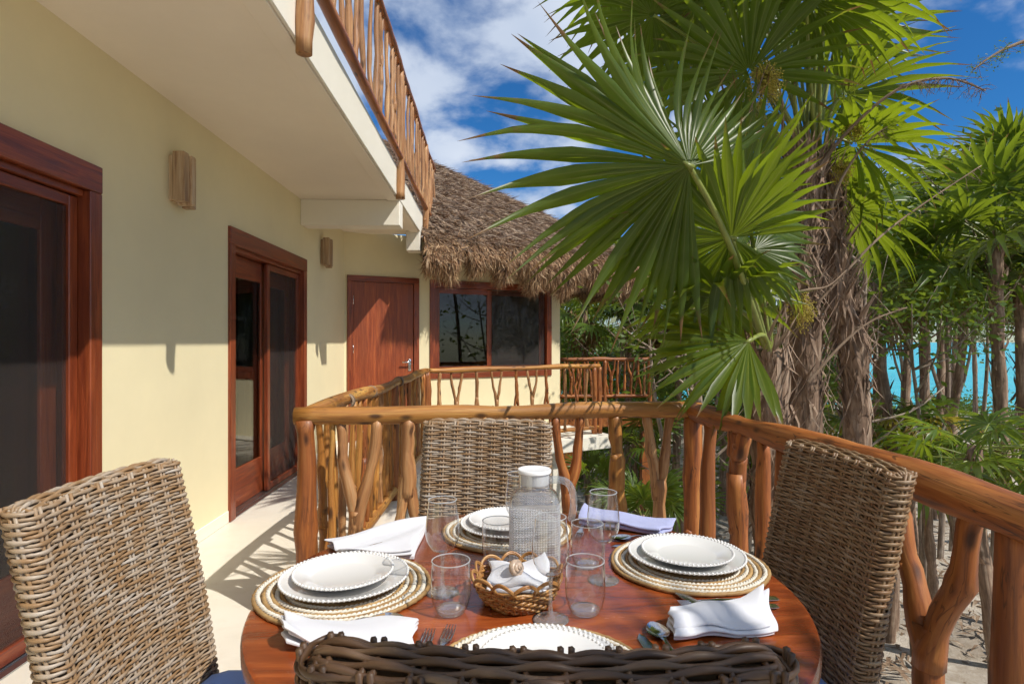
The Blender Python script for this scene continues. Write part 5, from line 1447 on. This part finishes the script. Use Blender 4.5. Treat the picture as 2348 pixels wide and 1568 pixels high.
for k in range(44):
    spots.append((rng.uniform(1270, 2520), rng.uniform(10, 34), int(rng.integers(0, 6))))
for k, (px, d, v) in enumerate(spots):
    if px > 1950:
        if k > 30 and d > 12: continue
        v = 6 + k % 2
    p = cw((px - CX) / FPX * d, d, GZ - (.35 if d > 26 else 0))
    t = thing('slim_tree', ('leafy ' if v < 4 else ('nearly bare ' if v < 6 else 'high crowned ')) + 'slim grey tree ' + where(px, d), 'tree', p, rng.uniform(0, 6.28), 'thicket trees')
    s = rng.uniform(.8, 1.15)
    link('trunk', TM[v][0], t, scale=(s, s, s)); link('crown', TM[v][1], t, scale=(s, s, s))
# twig reaching in from the right edge
tw = thing('slim_tree', 'fine leafed twig reaching in at the top right against the blue sky', 'tree', cw(4.6, 4.2, GZ))
mb = MB(); P = smooth_path([cw(4.7, 4.2, GZ - .2)[:], at(2540, 500, 4.2)[:], at(2480, 120, 4.0)[:], at(2400, 85, 3.9)[:], at(2300, 115, 3.9)[:], at(2232, 160, 3.9)[:]], 40)
mb.tube(P, np.concatenate([np.linspace(.06, .02, 20), np.linspace(.018, .003, 20)]), 6); ends = []
for k in range(46):
    j = int(rng.uniform(23, 39)); d = rng.normal(0, 1, 3); d[2] = -abs(d[2]) * .8 + .25; d /= np.linalg.norm(d); l = rng.uniform(.04, .14); mb.tube([P[j], P[j] + d * l], [.002, .0008], 3); ends.append(P[j] + d * l)
mb.put('trunk', MAT['twig'], tw, True); V, F, W = leaf_cloud(ends, 330, .014, 9, (.006, .012)); m2 = MB(); m2.add(V, F, W); m2.put('crown', MAT['bush_leaf'], tw, True, smooth=False)
# scrub masses behind everything and along the shore
def scrub(name, label, pts, n, seed, mat='bush_leaf', size=(.05, .12), sp=.45):
    rng = np.random.default_rng(seed); V, F, W = leaf_cloud(pts, n, sp, seed, size, .8); mb = MB(); mb.add(V, F, W)
    tag(mb.put(name, MAT[mat], smooth=False), label, 'undergrowth', kind='stuff')
rng = np.random.default_rng(31); pts = []
for k in range(170):
    px = rng.uniform(1230, 1930); d = rng.uniform(15, 34); p = cw((px - CX) / FPX * d, d, rng.uniform(GZ, 1.6 + .5 * math.sin(px * .02))); pts.append(p[:])
scrub('undergrowth', 'dense dark green undergrowth behind the palms left of the sea view', pts, 46000, 3, size=(.06, .15))
pts = []
for k in range(46):
    px = rng.uniform(1950, 2700); d = rng.uniform(22, 40); p = cw((px - CX) / FPX * d, d, rng.uniform(GZ - .5, GZ + .1)); pts.append(p[:])
for k in range(60):
    px = rng.uniform(2000, 2700); d = rng.uniform(20, 34); p = cw((px - CX) / FPX * d, d, rng.uniform(2.6, 4.6)); pts.append(p[:])
scrub('undergrowth', 'low dark scrub along the shore and leaf mass above the sea view at right', pts, 26000, 4, size=(.06, .14))
# fallen leaves and sticks on the sand
rng = np.random.default_rng(8); n = 9000; d = rng.uniform(4.0, 26, n); px = rng.uniform(1000, 2700, n)
V = []; F = []
for i in range(n):
    p = cw((px[i] - CX) / FPX * d[i], d[i], GZ); x, y = p.x, p.y
    z = GZ + 0.10 * math.sin(x * .9 + 1.3) * math.cos(y * .7) + 0.07 * math.sin(x * 2.3 + y * 1.7) + rng.uniform(.0, .05); a = rng.uniform(0, 6.28); l = rng.uniform(.04, .22); w = rng.uniform(.01, .035)
    c, s = math.cos(a), math.sin(a); k = len(V); h = rng.uniform(0, .08)
    V += [(x - c * l, y - s * l, z), (x + s * w, y - c * w, z + h), (x + c * l, y + s * l, z + h * .3), (x - s * w, y + c * w, z + h)]; F.append((k, k + 1, k + 2, k + 3))
mb = MB(); mb.add(np.array(V), F); tag(mb.put('leaf_litter', MAT['litter'], smooth=False), 'dry leaves and sticks scattered over the sand', 'leaf litter', kind='stuff')
